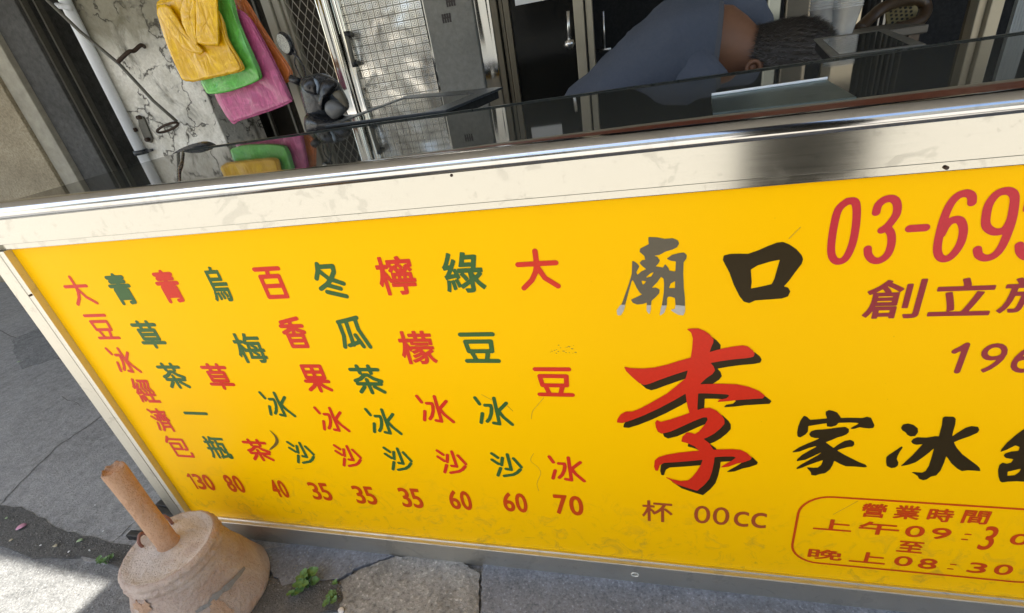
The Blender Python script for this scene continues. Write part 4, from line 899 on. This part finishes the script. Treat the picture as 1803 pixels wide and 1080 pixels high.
mb = MB(); wv = xm-xl_; mb.box(xl_+.001, xl_+wv*.35, FY+.0, FY+.05, 0, ZT); mb.box(xl_+wv*.4, xl_+wv*.62, FY+.02, FY+.05, 0, ZT); mb.box(xl_+wv*.68, xm, FY+.01, FY+.05, 0, ZT); mb.build('left_frame', BRONZE, sd, bevel=.002)
mb = MB(); mb.box(xm, X(1008), FY+.03, FY+.036, 0, ZT); mb.build('pane', DGLASS, sd)
x7, x8, x9, x10 = X(1008), X(1026), X(1029), X(1041)
mb = MB(); mb.box(x7, x8, FY+.0, FY+.05, 0, ZT); mb.box(x9, x10, FY+.015, FY+.05, 0, ZT); mb.build('right_frame', ALUM, sd, bevel=.002)
q = P(905, 8, FY-.0); q2 = P(966, 3, FY); q3 = P(966, -90, FY)
mb = MB(); mb.box(q.x, q2.x, FY+.024, FY+.027, (q.z+q2.z)/2+.002, q3.z); tag(mb.build('paper_notice', PAPER), 'plain white paper stuck on the dark glass door', 'paper')
# room beyond
RX = 6.5; RYB = FY+2.6
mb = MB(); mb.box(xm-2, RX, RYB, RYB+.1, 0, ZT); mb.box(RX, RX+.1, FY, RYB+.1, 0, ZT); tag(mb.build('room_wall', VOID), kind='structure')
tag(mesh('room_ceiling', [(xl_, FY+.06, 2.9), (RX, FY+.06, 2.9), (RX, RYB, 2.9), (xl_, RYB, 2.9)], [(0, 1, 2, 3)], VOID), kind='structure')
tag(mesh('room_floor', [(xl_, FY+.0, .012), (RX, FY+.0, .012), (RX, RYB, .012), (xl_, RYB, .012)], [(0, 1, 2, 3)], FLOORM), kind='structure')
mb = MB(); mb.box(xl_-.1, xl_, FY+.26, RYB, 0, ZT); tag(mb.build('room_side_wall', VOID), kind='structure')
def post(px0, px1, py, Y, mat, label, depth=.05):
    x0, x1 = P(px0, py, Y).x, P(px1, py, Y).x; mb = MB(); mb.box(x0, x1, Y, Y+depth, 0, 2.9); o = mb.build('door_post', mat, None, bevel=.003); tag(o, label, 'post'); return o
post(1712, 1727, 50, FY, ALUM, 'narrower left one of two beige door posts at right'); post(1734, 1757, 50, FY-.02, ALUM, 'wider right one of two beige door posts at right')
post(1707, 1712, 50, FY+.02, BRONZE, 'thin dark strip along the left of the two beige door posts'); 
mb = MB()
for i in range(7):
    x0 = P(1782+5*i, 40, FY+.3).x; mb.box(x0, x0+.008, FY+.3, FY+.32, .5, 1.5)
tag(mb.build('louvre_screen', plain('grey_slat', (.28, .31, .31), .5)), 'upright grey louvre screen at the right edge beyond the beige posts', 'screen')
# bits in the room behind the person
def rpanel(name, a, b, Y, mat, label, cat, d=.03, zlo=.3, zhi=2.0):
    x0, x1 = P(a, 20, Y).x, P(b, 20, Y).x; mb = MB(); mb.box(x0, x1, Y, Y+d, zlo, zhi); tag(mb.build(name, mat, None, bevel=.003), label, cat)
rpanel('wooden_board', 1383, 1430, 2.2, plain('light_board', (.17, .15, .11), .6), 'beige board just above the dark grey hair', 'board')
rpanel('door_panel', 1459, 1518, 2.3, plain('cream_wall_panel', (.26, .23, .165), .6), 'bright cream panel behind the plastic cups', 'panel')
rpanel('grey_green_post', 1353, 1374, 2.1, plain('grey_green_paint', (.13, .14, .12), .6), 'grey-green post left of the beige board', 'post')
# curtain
cu = MB(); x0, x1 = P(1518, 20, 2.4).x, P(1600, 20, 2.4).x; vs = []
for i in range(61):
    t = i/60; x = x0+(x1-x0)*t; y = 2.4+.035*math.sin(t*52)+.012*math.sin(t*131)
    vs += [(x, y, .3), (x, y, 2.4), (x, y+.004, .3), (x, y+.004, 2.4)]
cu.add(vs, [f for i in range(60) for f in ((4*i, 4*i+4, 4*i+5, 4*i+1), (4*i+2, 4*i+3, 4*i+7, 4*i+6))]); tag(cu.build('curtain', CURT, None, True), 'dark grey pleated curtain behind the rattan chair', 'curtain')
# hanging ladles in the door gap
for nm, (x, y0, y1), lb in (('hanging_ladle', (1000, 20, 75), 'steel ladle hanging left of the beige sliding-door frame'), ('tap', (1062, 20, 88), 'dim metal tap stem right of the beige sliding-door frame')):
    Y = FY-.05 if x < 1007 else FY+.4; rt = empty(nm, P(x, y0, Y), lb, nm.split('_')[-1])
    a, b = P(x, y0, Y), P(x+2, y1, Y); mb = MB(); mb.tube([a, b], .006, 8); mb.build('stem', STEEL, rt, True)
    mb = MB(); mb.lathe([(.004, .01), (.016, .006), (.020, -.008), (.012, -.02), (.002, -.024)], b, 16) if x < 1007 else mb.tube([b+Vector((-.03, 0, 0)), b+Vector((.03, 0, 0))], .006, 8); mb.build('bowl' if x < 1007 else 'cross_handle', STEEL, rt, True)

# ------------------------------------------------------------------ plastic bags
def bag(name, pts, Y, th, mat, label):
    """a bundle of thin flat bags: several layers, each slightly shifted, with its own thickness"""
    pts3 = [P(x, y, Y) for x, y in pts]; c = sum(pts3, Vector())/len(pts3)
    root = empty(name, c, label, 'plastic bags', 'bundles of plastic bags on the pillar hook')
    NL = 5; rnd = random.Random(len(label))
    for L in range(NL):
        tl = th/NL*.8; yl = Y+(L-(NL-1)/2)*th/NL; sc0 = 1-.022*abs(L-1.5)-.006*rnd.random(); ox, oz = rnd.uniform(-.004, .004), rnd.uniform(-.005, .005)
        ring = cr([c+(p-c)*sc0+Vector((ox+rnd.uniform(-.0015, .0015), 0, oz+rnd.uniform(-.0015, .0015))) for p in pts3], 6, True); rings = []
        for sc, dy in [(.0, -.5), (.2, -.5), (.4, -.5), (.6, -.5), (.78, -.5), (.92, -.48), (.985, -.40), (1, -.1), (1, .1), (.985, .4), (.6, .5), (.0, .5)]:
            rg = []
            for p in ring:
                q = c+(p-c)*max(sc, .002); a = Vector((q.x*22+q.z*9, L*.3, q.z*7-q.x*4)); nz = mnoise.noise(a)*.007+(.5-abs(mnoise.noise(a*2.2)))*.004
                if sc > .95: nz += mnoise.noise(q*120)*.0012
                rg.append(Vector((q.x, yl+dy*tl+nz*(1 if L == 0 else .35), q.z+mnoise.noise(q*70)*.0012)))
            rings.append(rg)
        mb = MB(); mb.loft(rings); mb.build('bag', mat, root, True)
    return root
b4 = bag('bag_bundle', [(408, -10), (428, -6), (470, 60), (508, 115), (514, 132), (505, 146), (488, 130), (450, 80), (418, 30)], 1.42, .022, BAGO, 'orange bag bundle, rearmost and furthest right')
b3 = bag('bag_bundle', [(408, 0), (414, 12), (440, 30), (478, 100), (511, 168), (512, 180), (470, 198), (424, 212), (410, 217), (390, 190), (378, 162), (385, 120), (395, 40)], 1.38, .030, BAGP, 'pink bag bundle, lowest in the row, behind the green one')
b2_ = bag('bag_bundle', [(375, -10), (405, -10), (418, 30), (430, 60), (448, 100), (460, 130), (456, 142), (410, 160), (374, 166), (362, 158), (355, 135), (372, 60)], 1.34, .030, BAGG, 'green bag bundle between the yellow and pink ones')
b1 = bag('bag_bundle', [(277, 14), (292, -2), (330, -8), (385, 20), (402, 70), (428, 115), (424, 127), (385, 136), (340, 145), (326, 142), (316, 125), (296, 75)], 1.30, .034, BAGY, 'bright yellow bag bundle, frontmost on the left')
# folded handles over the yellow bundle
for pts in ([(277, 18), (284, 8), (300, 14), (330, 60), (357, 88), (352, 96), (330, 88), (300, 55)], [(347, -30), (378, -30), (386, 70), (380, 80), (352, 78), (347, 60)], [(330, -25), (343, -25), (346, 55), (348, 82), (330, 60), (318, 20)]):
    q = [P(x, y, 1.268) for x, y in pts]; rg = cr(q, 4, True); c = sum(q, Vector())/len(q); rings = []
    for sc, dy in ((.0, -.006), (.5, -.0065), (.85, -.006), (.97, -.005), (1, -.001), (1, .002), (.85, .006), (.0, .006)):
        rings.append([Vector(((c+(p-c)*max(sc, .002)).x, 1.268+dy+mnoise.noise(p*40)*.003, (c+(p-c)*max(sc, .002)).z)) for p in rg])
    mb = MB(); mb.loft(rings); mb.build('folded_handle', BAGY, b1, True)
hkx = empty('bag_hook', P(395, -60, 1.33), 'steel rod that the plastic bag bundles hang from, above the pillar', 'hook')
mb = MB(); mb.tube([P(395, -60, 1.20), P(395, -60, FY+.01)], .006, 8); mb.build('hook_rod', IRON, hkx, True)

# ------------------------------------------------------------------ motor scooter behind the counter
SY = 1.12
sc = empty('motor_scooter', (P(575, 180, SY).x, SY, 0), 'black and grey motor scooter parked behind the counter, only handlebar and front cowl showing', 'scooter')
def blob(name, pts, Y, th, mat, parent, nz=.004, k=4):
    q = cr([P(x, y, Y) for x, y in pts], k, True); c = sum(q, Vector())/len(q); rings = []
    for s_, dy in ((0, -.5), (.35, -.48), (.65, -.42), (.85, -.32), (.97, -.15), (1, 0), (.97, .15), (.8, .35), (0, .5)):
        rings.append([Vector(((c+(p-c)*max(s_, .002)).x, Y+dy*th+mnoise.noise(p*25)*nz*.3, (c+(p-c)*max(s_, .002)).z)) for p in q])
    mb = MB(); mb.loft(rings); return mb.build(name, mat, parent, True)
blob('front_cowl', [(533, 140), (550, 131), (568, 130), (590, 142), (600, 160), (612, 185), (606, 200), (585, 212), (560, 222), (548, 205), (540, 180)], SY, .12, GREYP, sc)
blob('dark_visor', [(536, 145), (548, 137), (558, 145), (560, 165), (552, 167), (538, 160)], SY-.075, .03, BLACKP, sc)
blob('headlamp_trim', [(553, 139), (559, 142), (563, 154), (559, 166), (559, 153)], SY-.08, .012, plain('pale_blue_trim', (.22, .27, .33), .3), sc)
blob('shroud_fold', [(572, 140), (592, 146), (588, 160), (574, 176), (570, 195), (562, 180)], SY-.08, .05, BLACKP, sc)
blob('inner_panel', [(575, 180), (590, 176), (607, 190), (600, 205), (588, 210), (574, 196)], SY-.085, .04, plain('silver_grey_panel', (.12, .12, .115), .35), sc)
blob('lower_fairing', [(545, 200), (560, 196), (575, 200), (600, 205), (640, 205), (610, 228), (570, 236), (548, 232)], SY-.02, .16, BLACKP, sc)
blob('leather_flap', [(586, 165), (600, 160), (613, 185), (611, 190), (598, 178)], SY-.09, .02, plain('brown_vinyl', (.10, .085, .055), .5), sc)
mb = MB(); mb.tube([P(512, 138, SY), P(528, 145, SY)], .013, 12); mb.build('grip', BLACKP, sc, True)
mr = P(503, 77, SY+.05); mb = MB()
uu = (P(515, 92, SY+.05)-P(495, 58, SY+.05))/2; vv = (P(513, 70, SY+.05)-P(497, 84, SY+.05))/2
rings = []
for s_, dy in ((.0, -.012), (.8, -.012), (.98, -.008), (1.08, 0), (1.0, .012), (.6, .022), (0, .026)):
    rings.append([mr+(uu*1.08*math.cos(a)+vv*math.sin(a))*max(s_, .002)+Vector((0, dy, 0)) for a in [2*math.pi*k/28 for k in range(28)]])
mb.loft(rings); mirr = mb.build('mirror', BLACKP, sc, True)
mb = MB(); mb.slab([mr+(uu*.95*math.cos(a)+vv*.82*math.sin(a))+Vector((0, -.0145, 0)) for a in [2*math.pi*k/28 for k in range(28)]], (0, 1, 0), .002); mb.build('mirror_glass', plain('mirror_silver', (.62, .62, .58), .15, .9), mirr)
mb = MB(); mb.tube(cr([P(512, 92, SY+.05), P(526, 103, SY+.05), P(536, 122, SY+.03), P(538, 138, SY)], 5), .0042, 8); mb.build('mirror_stem', BLACKP, sc, True)
mb = MB(); mb.tube(cr([P(514, 85, SY+.05), P(521, 92, SY+.05), P(519, 112, SY+.05), P(532, 140, SY)], 4), .0028, 8); mb.build('brake_cable', BLACKP, sc, True)
cxs, cys = P(575, 180, SY).x, SY
mb = MB(); mb.tube([(cxs, cys+.02, .72), (cxs-.02, cys+.05, .30)], .03, 12); mb.build('fork', GREYP, sc, True)
mb = MB(); mb.tube([(cxs-.02, cys+.05+.20*math.cos(a), .215+.20*math.sin(a)*.98) for a in [2*math.pi*k/28 for k in range(29)]], .045, 10, False); mb.build('front_wheel', BLACKP, sc, True)

# ------------------------------------------------------------------ person bending over behind the counter
pr = empty('person', (P(1150, 150, 1.24).x, 1.24, 0), 'person in a blue-grey T-shirt bending low behind the counter, head down', 'person')
def ell_ring(c, t, w_, h_, n=28, up=Vector((0, 0, 1)), pw=2.0):
    t = t.normalized(); a = t.cross(up).normalized(); b = a.cross(t).normalized(); out = []
    for k in range(n):
        an = 2*math.pi*k/n; ca, sa = math.cos(an), math.sin(an)
        out.append(c+a*w_*math.copysign(abs(ca)**(2/pw), ca)+b*h_*math.copysign(abs(sa)**(2/pw), sa))
    return out
YB = 1.24; SC = 1.08
sp = [P(930, 330, YB), P(985, 268, YB), P(1045, 210, YB), P(1105, 160, YB), P(1155, 115, YB), P(1205, 84, YB), P(1256, 78, YB)]
sp = [Vector((p.x, YB+.05*(1-i/6), p.z)) for i, p in enumerate(sp)]
wd = [SC*q for q in (.17, .18, .19, .20, .21, .21, .15)]; ht = [SC*q for q in (.11, .112, .115, .118, .122, .132, .108)]
rings = []
cs = cr(sp, 5)
for i, c in enumerate(cs):
    u_ = i/(len(cs)-1)*(len(sp)-1); a_ = int(min(u_, len(sp)-2)); f_ = u_-a_
    t = cs[min(i+1, len(cs)-1)]-cs[max(i-1, 0)]
    rings.append([v+Vector((0, 0, 1))*mnoise.noise(v*9)*.010+Vector((0, 0, 1))*mnoise.noise(Vector((v.x*24, v.y*6, v.z*12)))*.015 for v in ell_ring(c, t, wd[a_]*(1-f_)+wd[a_+1]*f_, ht[a_]*(1-f_)+ht[a_+1]*f_, 56, pw=2.3)])
mb = MB(); mb.loft(rings, cap=False)
# sleeves
sh = cs[-4]
for sg, s0, r0 in ((-1, P(1222, 128, YB-.15), .075), (1, P(1306, 30, YB+.16), .085)):
    s1 = s0+Vector((.04, sg*.05, -.07)); s2 = s0+Vector((.07, sg*.06, -.17)); sm1 = s0+Vector((-.10, -sg*.05, .0)); U = Vector((1, 0, .2))
    mb.loft([ell_ring(sm1-Vector((.06, 0, 0)), s0-sm1, .01, .01, 24, Vector((0, .2, 1))), ell_ring(sm1, s0-sm1, r0*.8, r0*.8, 24, Vector((0, .2, 1))), ell_ring(s0, s1-sm1, r0, r0, 24, Vector((.3, .2, 1))), ell_ring(s0.lerp(s1, .6), s1-s0, r0*.95, r0*.95, 24, U), ell_ring(s1, s2-s0, r0*.86, r0*.86, 24, U), ell_ring(s2, s2-s1, r0*.8, r0*.8, 24, U)], cap=False)
shirt = mb.build('shirt', SHIRT, pr, True)
mb = MB(); c_ = cs[-1]; t_ = (cs[-1]-cs[-5]).normalized()
mb.loft([ell_ring(c_-t_*.02, t_, .17, .122, 36), ell_ring(c_-t_*.004, t_, .150, .117, 36), ell_ring(c_+t_*.010, t_, .125, .113, 36), ell_ring(c_+t_*.016, t_, .115, .109, 36), ell_ring(c_+t_*.014, t_, .108, .104, 36), ell_ring(c_+t_*-.02, t_, .096, .092, 36)], cap=False); mb.build('collar', COLLAR, shirt, True)
# head, neck and arms: one surface.  u runs 0..1 from nape hairline to crown
na = P(1262, 80, YB); nb = P(1318, 97, YB-.03); hcr = P(1456, 108, YB-.06)
ax_ = (hcr-nb).normalized(); HL = (hcr-nb).length
mb = MB(); rings = []
def hp(u): return nb+ax_*HL*u
neck = [(na-(nb-na)*1.2, .10, .08), (na, .098, .100), (na.lerp(nb, .5), .076, .086)]
for c, w_, h_ in neck: rings.append(ell_ring(c, nb-na, w_*SC, h_*SC, 32))
for u, w_, h_ in [(0, .062, .072), (.12, .066, .078), (.28, .074, .095), (.48, .080, .107), (.68, .078, .103), (.84, .064, .084), (.94, .042, .056), (.99, .016, .022), (1.0, .002, .002)]:
    rings.append(ell_ring(hp(u)+Vector((0, 0, -.018*math.sin(math.pi*u))), ax_, w_*SC, h_*SC, 32))
mb.loft(rings, cap=False)
fc = hp(.45)+Vector((0, 0, -.115))
mb.loft([ell_ring(fc+Vector((0, 0, .03)), Vector((0, 0, -1)), .028, .022, 12, ax_), ell_ring(fc, Vector((0, 0, -1)), .018, .016, 12, ax_), ell_ring(fc+Vector((0, 0, -.018)), Vector((0, 0, -1)), .010, .010, 12, ax_), ell_ring(fc+Vector((0, 0, -.024)), Vector((0, 0, -1)), .001, .001, 12, ax_)])
for sg in (-1, 1):
    s0 = (P(1222, 128, YB-.15) if sg < 0 else P(1306, 30, YB+.16))+Vector((.03, sg*.02, -.06)); el = s0+Vector((.10, sg*.05, -.20)); wr_ = el+Vector((.18, -sg*.08, -.02)); hd = wr_+Vector((.07, -sg*.02, 0))
    mb.tube(cr([s0, s0.lerp(el, .5), el, el.lerp(wr_, .5), wr_], 4), [.048-.026*i/16 for i in range(17)], 14)
    mb.loft([ell_ring(wr_, hd-wr_, .026, .018, 12), ell_ring(wr_.lerp(hd, .5), hd-wr_, .040, .015, 12), ell_ring(hd, hd-wr_, .040, .013, 12)])
    for j, (o_, L_) in enumerate(((-.03, .060), (-.010, .070), (.010, .066), (.030, .052))):
        b0_ = hd+Vector((0, o_, 0)); mb.tube([b0_, b0_+Vector((L_*.5, 0, -.004)), b0_+Vector((L_*.8, 0, -.016)), b0_+Vector((L_*.9, 0, -.028))], [.0085, .008, .0075, .005], 8)
    tb = wr_.lerp(hd, .35)+Vector((0, -sg*.034, 0)); mb.tube([tb, tb+Vector((.025, -sg*.022, -.004)), tb+Vector((.045, -sg*.026, -.010))], [.010, .0095, .007], 8)
mb.build('body', SKIN, pr, True)
er = P(1326, 119, YB-.112); mb = MB()
pth = [er+Vector((1, 0, 0))*math.cos(a)*.018+Vector((0, 0, 1))*math.sin(a)*.016 for a in [2*math.pi*i/20 for i in range(21)]]
mb.tube(pth, .006, 8, False); mb.slab([er+(p-er)*.9+Vector((0, .004, 0)) for p in pth[:-1]], (0, 1, 0), .005)
mb.build('ear', SKIN, pr, True)
# hair: cap plus strands
HAIRG = plain('grey_hair', (.16, .15, .14), .5, 0, .3, 200)
mb = MB(); mg = MB(); rnd = random.Random(5); cap = []
for u, w_, h_ in [(.02, .062, .071), (.10, .068, .079), (.24, .078, .095), (.40, .084, .108), (.55, .086, .112), (.70, .082, .106), (.84, .068, .088), (.94, .046, .060), (1.0, .018, .024), (1.01, .002, .002)]:
    c = hp(u)+Vector((0, 0, -.016*math.sin(math.pi*u)+.001)); rg = ell_ring(c, ax_, w_*SC, h_*SC, 48); lim = -.004-.13*max(0, u-.12)
    cap.append([v if v.z-c.z > lim else c+(v-c)*.8 for v in rg])
mb.loft(cap, cap=False)
for i in range(24000):
    j = rnd.randrange(len(cap)-2); k = rnd.randrange(48); p = cap[j][k].lerp(cap[j+1][k], rnd.random()); p = p.lerp(cap[j+1][(k+1) % 48], rnd.random()*.5)
    c = hp(.5); u = j/9
    if p.z-hp(u).z < -.02-.16*max(0, u-.12): continue
    if p.y > c.y+.03: continue
    nrm = (p-(hp(u)+Vector((0, 0, -.02)))).normalized()
    d = (nrm*.40+ax_*(.9 if u < .8 else .3)+Vector((rnd.uniform(-.5, .5), rnd.uniform(-.5, .5), rnd.uniform(-.5, .35)))*.75).normalized(); L_ = rnd.uniform(.010, .026)*(1 if u > .2 else .9)
    if u < .25 and rnd.random() < .4: d = (d-ax_*1.6+Vector((0, 0, -.2))).normalized()
    s_ = d.cross(nrm).normalized()*.00050; m_ = p+d*L_*.5+nrm*.001; e = p+d*L_-nrm*.001
    (mg if rnd.random() < .22+.35*u*(rnd.random()) else mb).add([p-s_-nrm*.002, p+s_-nrm*.002, m_+s_*.8, m_-s_*.8, e], [(0, 1, 2, 3), (3, 2, 4)])
hr = mb.build('hair', HAIR, pr, False); mg.build('grey_strands', HAIRG, hr, False)
mb = MB()
hip = cs[0]
for sg in (-1, 1):
    a = hip+Vector((.0, sg*.09, .02)); kn = Vector((hip.x+.03, hip.y+sg*.10, .43)); an = Vector((hip.x-.04, hip.y+sg*.10, .07))
    mb.tube(cr([a+Vector((0, 0, .03)), a.lerp(kn, .5), kn, kn.lerp(an, .5), an], 4), [.105-.055*i/16 for i in range(17)], 16)
mb.build('trousers', PANTS, pr, True)
for sg in (-1, 1):
    f0 = Vector((hip.x-.06, hip.y+sg*.10, .035)); mb = MB(); mb.loft([ell_ring(f0+Vector((-.02, 0, 0)), Vector((1, 0, 0)), .03, .03, 14), ell_ring(f0+Vector((.06, 0, 0)), Vector((1, 0, 0)), .042, .034, 14), ell_ring(f0+Vector((.16, 0, -.008)), Vector((1, 0, 0)), .045, .025, 14), ell_ring(f0+Vector((.21, 0, -.014)), Vector((1, 0, 0)), .03, .016, 14)]); mb.build('shoe', BLACKP, pr, True)

# ------------------------------------------------------------------ cups and chair
def cups(px, Y, nc, tall, label, r=.040):
    b = P(px[0], px[1], Y); 
    root = empty('cup_stack', (b.x, Y, b.z), label, 'cups', 'stacks of clear plastic cups')
    prf = [(.026, 0)]; z = 0
    for i in range(nc):
        z0 = .085+i*tall; prf += [(r-.003, z0-.003), (r, z0-.002), (r, z0+.001), (r-.004, z0+.002)]
    mb = MB(); mb.lathe(prf, (b.x, Y, b.z), 28); mb.build('cup_wall', CUPM, root, True)
cups((1443, 66), 1.52, 8, .009, 'left stack of clear plastic cups beyond the hair', .042)
cups((1483, 64), 1.50, 14, .0065, 'right stack of clear cups with ribbed rims beside the chair', .047)
mb = MB(); q = P(1462, 65, 1.50); mb.box(q.x-.09, q.x+.25, 1.43, 1.70, q.z-.025, q.z-.001); tb = mb.build('side_table', plain('dim_table_top', (.10, .09, .07), .5), None, bevel=.004); tag(tb, 'low table behind the right lid, holding the plastic cups', 'table')
for sx in (-.08, .22):
    for yy in (1.455, 1.67):
        m2 = MB(); m2.box(q.x+sx-.015, q.x+sx+.015, yy-.012, yy+.012, 0, q.z-.026); m2.build('leg', WOOD, tb)
CY = 1.9
ch = empty('rattan_chair', (P(1580, 60, CY).x, CY, 0), 'chair with a curved brown wooden arm rail and woven cane back, behind the right lid', 'chair')
mb = MB(); mb.tube(cr([P(1512, 52, CY-.2), P(1530, 35, CY-.15), P(1555, 14, CY-.1), P(1590, 1, CY), P(1618, 2, CY+.05), P(1630, 14, CY+.05), P(1622, 34, CY), P(1600, 45, CY-.05), P(1580, 50, CY-.1)], 6), .021, 12); mb.build('arm_rail', WOOD, ch, True)
pts = cr([P(1562, 18, CY+.03), P(1590, 8, CY+.03), P(1615, 12, CY+.03), P(1612, 30, CY+.03), P(1594, 50, CY+.03), P(1580, 60, CY+.03), P(1566, 50, CY+.03)], 4, True)
mb = MB(); mb.slab(pts, (0, 1, 0), .012); bk = mb.build('cane_back', CANE, ch)
mb = MB()
for i in range(5):
    for j in range(6):
        q = P(1567+i*9+j*1.0, 14+j*6.5, CY+.03)
        if i == 4 and j > 2: continue
        mb.tube([q+Vector((0, -.001, 0)), q+Vector((0, -.004, 0))], .0045, 6)
mb.build('weave_hole', VOID, bk)
zs_ = .44
bx_ = P(1580, 60, CY).x
mb = MB(); mb.box(bx_-.25, bx_+.25, CY-.35, CY+.12, zs_-.04, zs_); mb.build('seat', CANE, ch, bevel=.01)
for sx in (-.22, .22):
    for sy in (-.32, .09): mb = MB(); mb.tube([(bx_+sx, CY+sy, 0), (bx_+sx, CY+sy, zs_-.04)], .018, 10); mb.build('leg', WOOD, ch, True)
mb = MB(); mb.tube([(bx_, CY+.07, zs_), (bx_-.01, CY+.06, P(1585, 40, CY).z)], .014, 10); mb.build('back_post', WOOD, ch, True)

# ------------------------------------------------------------------ awning overhead, building above, far side of the street
AH = 2.35
c0 = G(187, 1029, 0); e1 = G(0, 985, 0)-c0; e2 = G(132, 1080, 0)-c0
e1.normalize(); e2.normalize()
e1 = Vector((e1.x, e1.y, 0)); e2 = Vector((e2.x, e2.y, 0))
sh_ = SUN*(AH/SUN.z); off = Vector((sh_.x, sh_.y, 0))
poly = [c0+off, c0+e2*.45+off, Vector((4.2, c0.y-.45, 0))+Vector((0, off.y, 0)), Vector((4.2, FY-.05, 0)), Vector(((c0+e1*4.5+off).x, FY-.05, 0)), c0+e1*4.5+off]
aw = empty('awning', (1.5, .5, AH), 'flat awning above the counter, out of the picture', 'awning')
mb = MB(); mb.prism([(p.x, p.y) for p in poly], AH, AH+.03); mb.build('awning_sheet', plain('pale_awning', (.42, .40, .36), .8), aw)
DPOST = plain('dark_post', (.02, .02, .018), .6)
for x0, x1 in ((1.335, 1.45), (1.468, 1.69), (3.96, 4.04)):  # first pair added unseen, to mirror as the dark figure behind the camera
    mb = MB(); mb.box(x0, x1, -1.32, -1.22, 0, AH); mb.build('unseen_post', DPOST, aw, bevel=.01)
wall_piece('upper_facade', -7, 7, FY-.04, FY+.2, PILAST, 'rendered upper wall above the doors, out of the picture', 'wall', 6.5, None, ZT+.001)
fb = empty('opposite_building', (0, -9, 0), 'pale building across the street, seen only in reflections', 'building')
mb = MB(); mb.box(-14, 3, -12, -9, 0, 4.2); mb.box(5, 16, -12, -9.3, 0, 5.5); mb.build('wall', plain('cream_plaster', (.72, .66, .54), .85), fb)
mb = MB()
for x in (-12, -8.5, -5, -1.5, 7, 11): mb.box(x, x+1.5, -9.0 if x < 5 else -9.3, -8.97 if x < 5 else -9.27, 1.0, 2.6)
mb.build('window', DGLASS, fb)
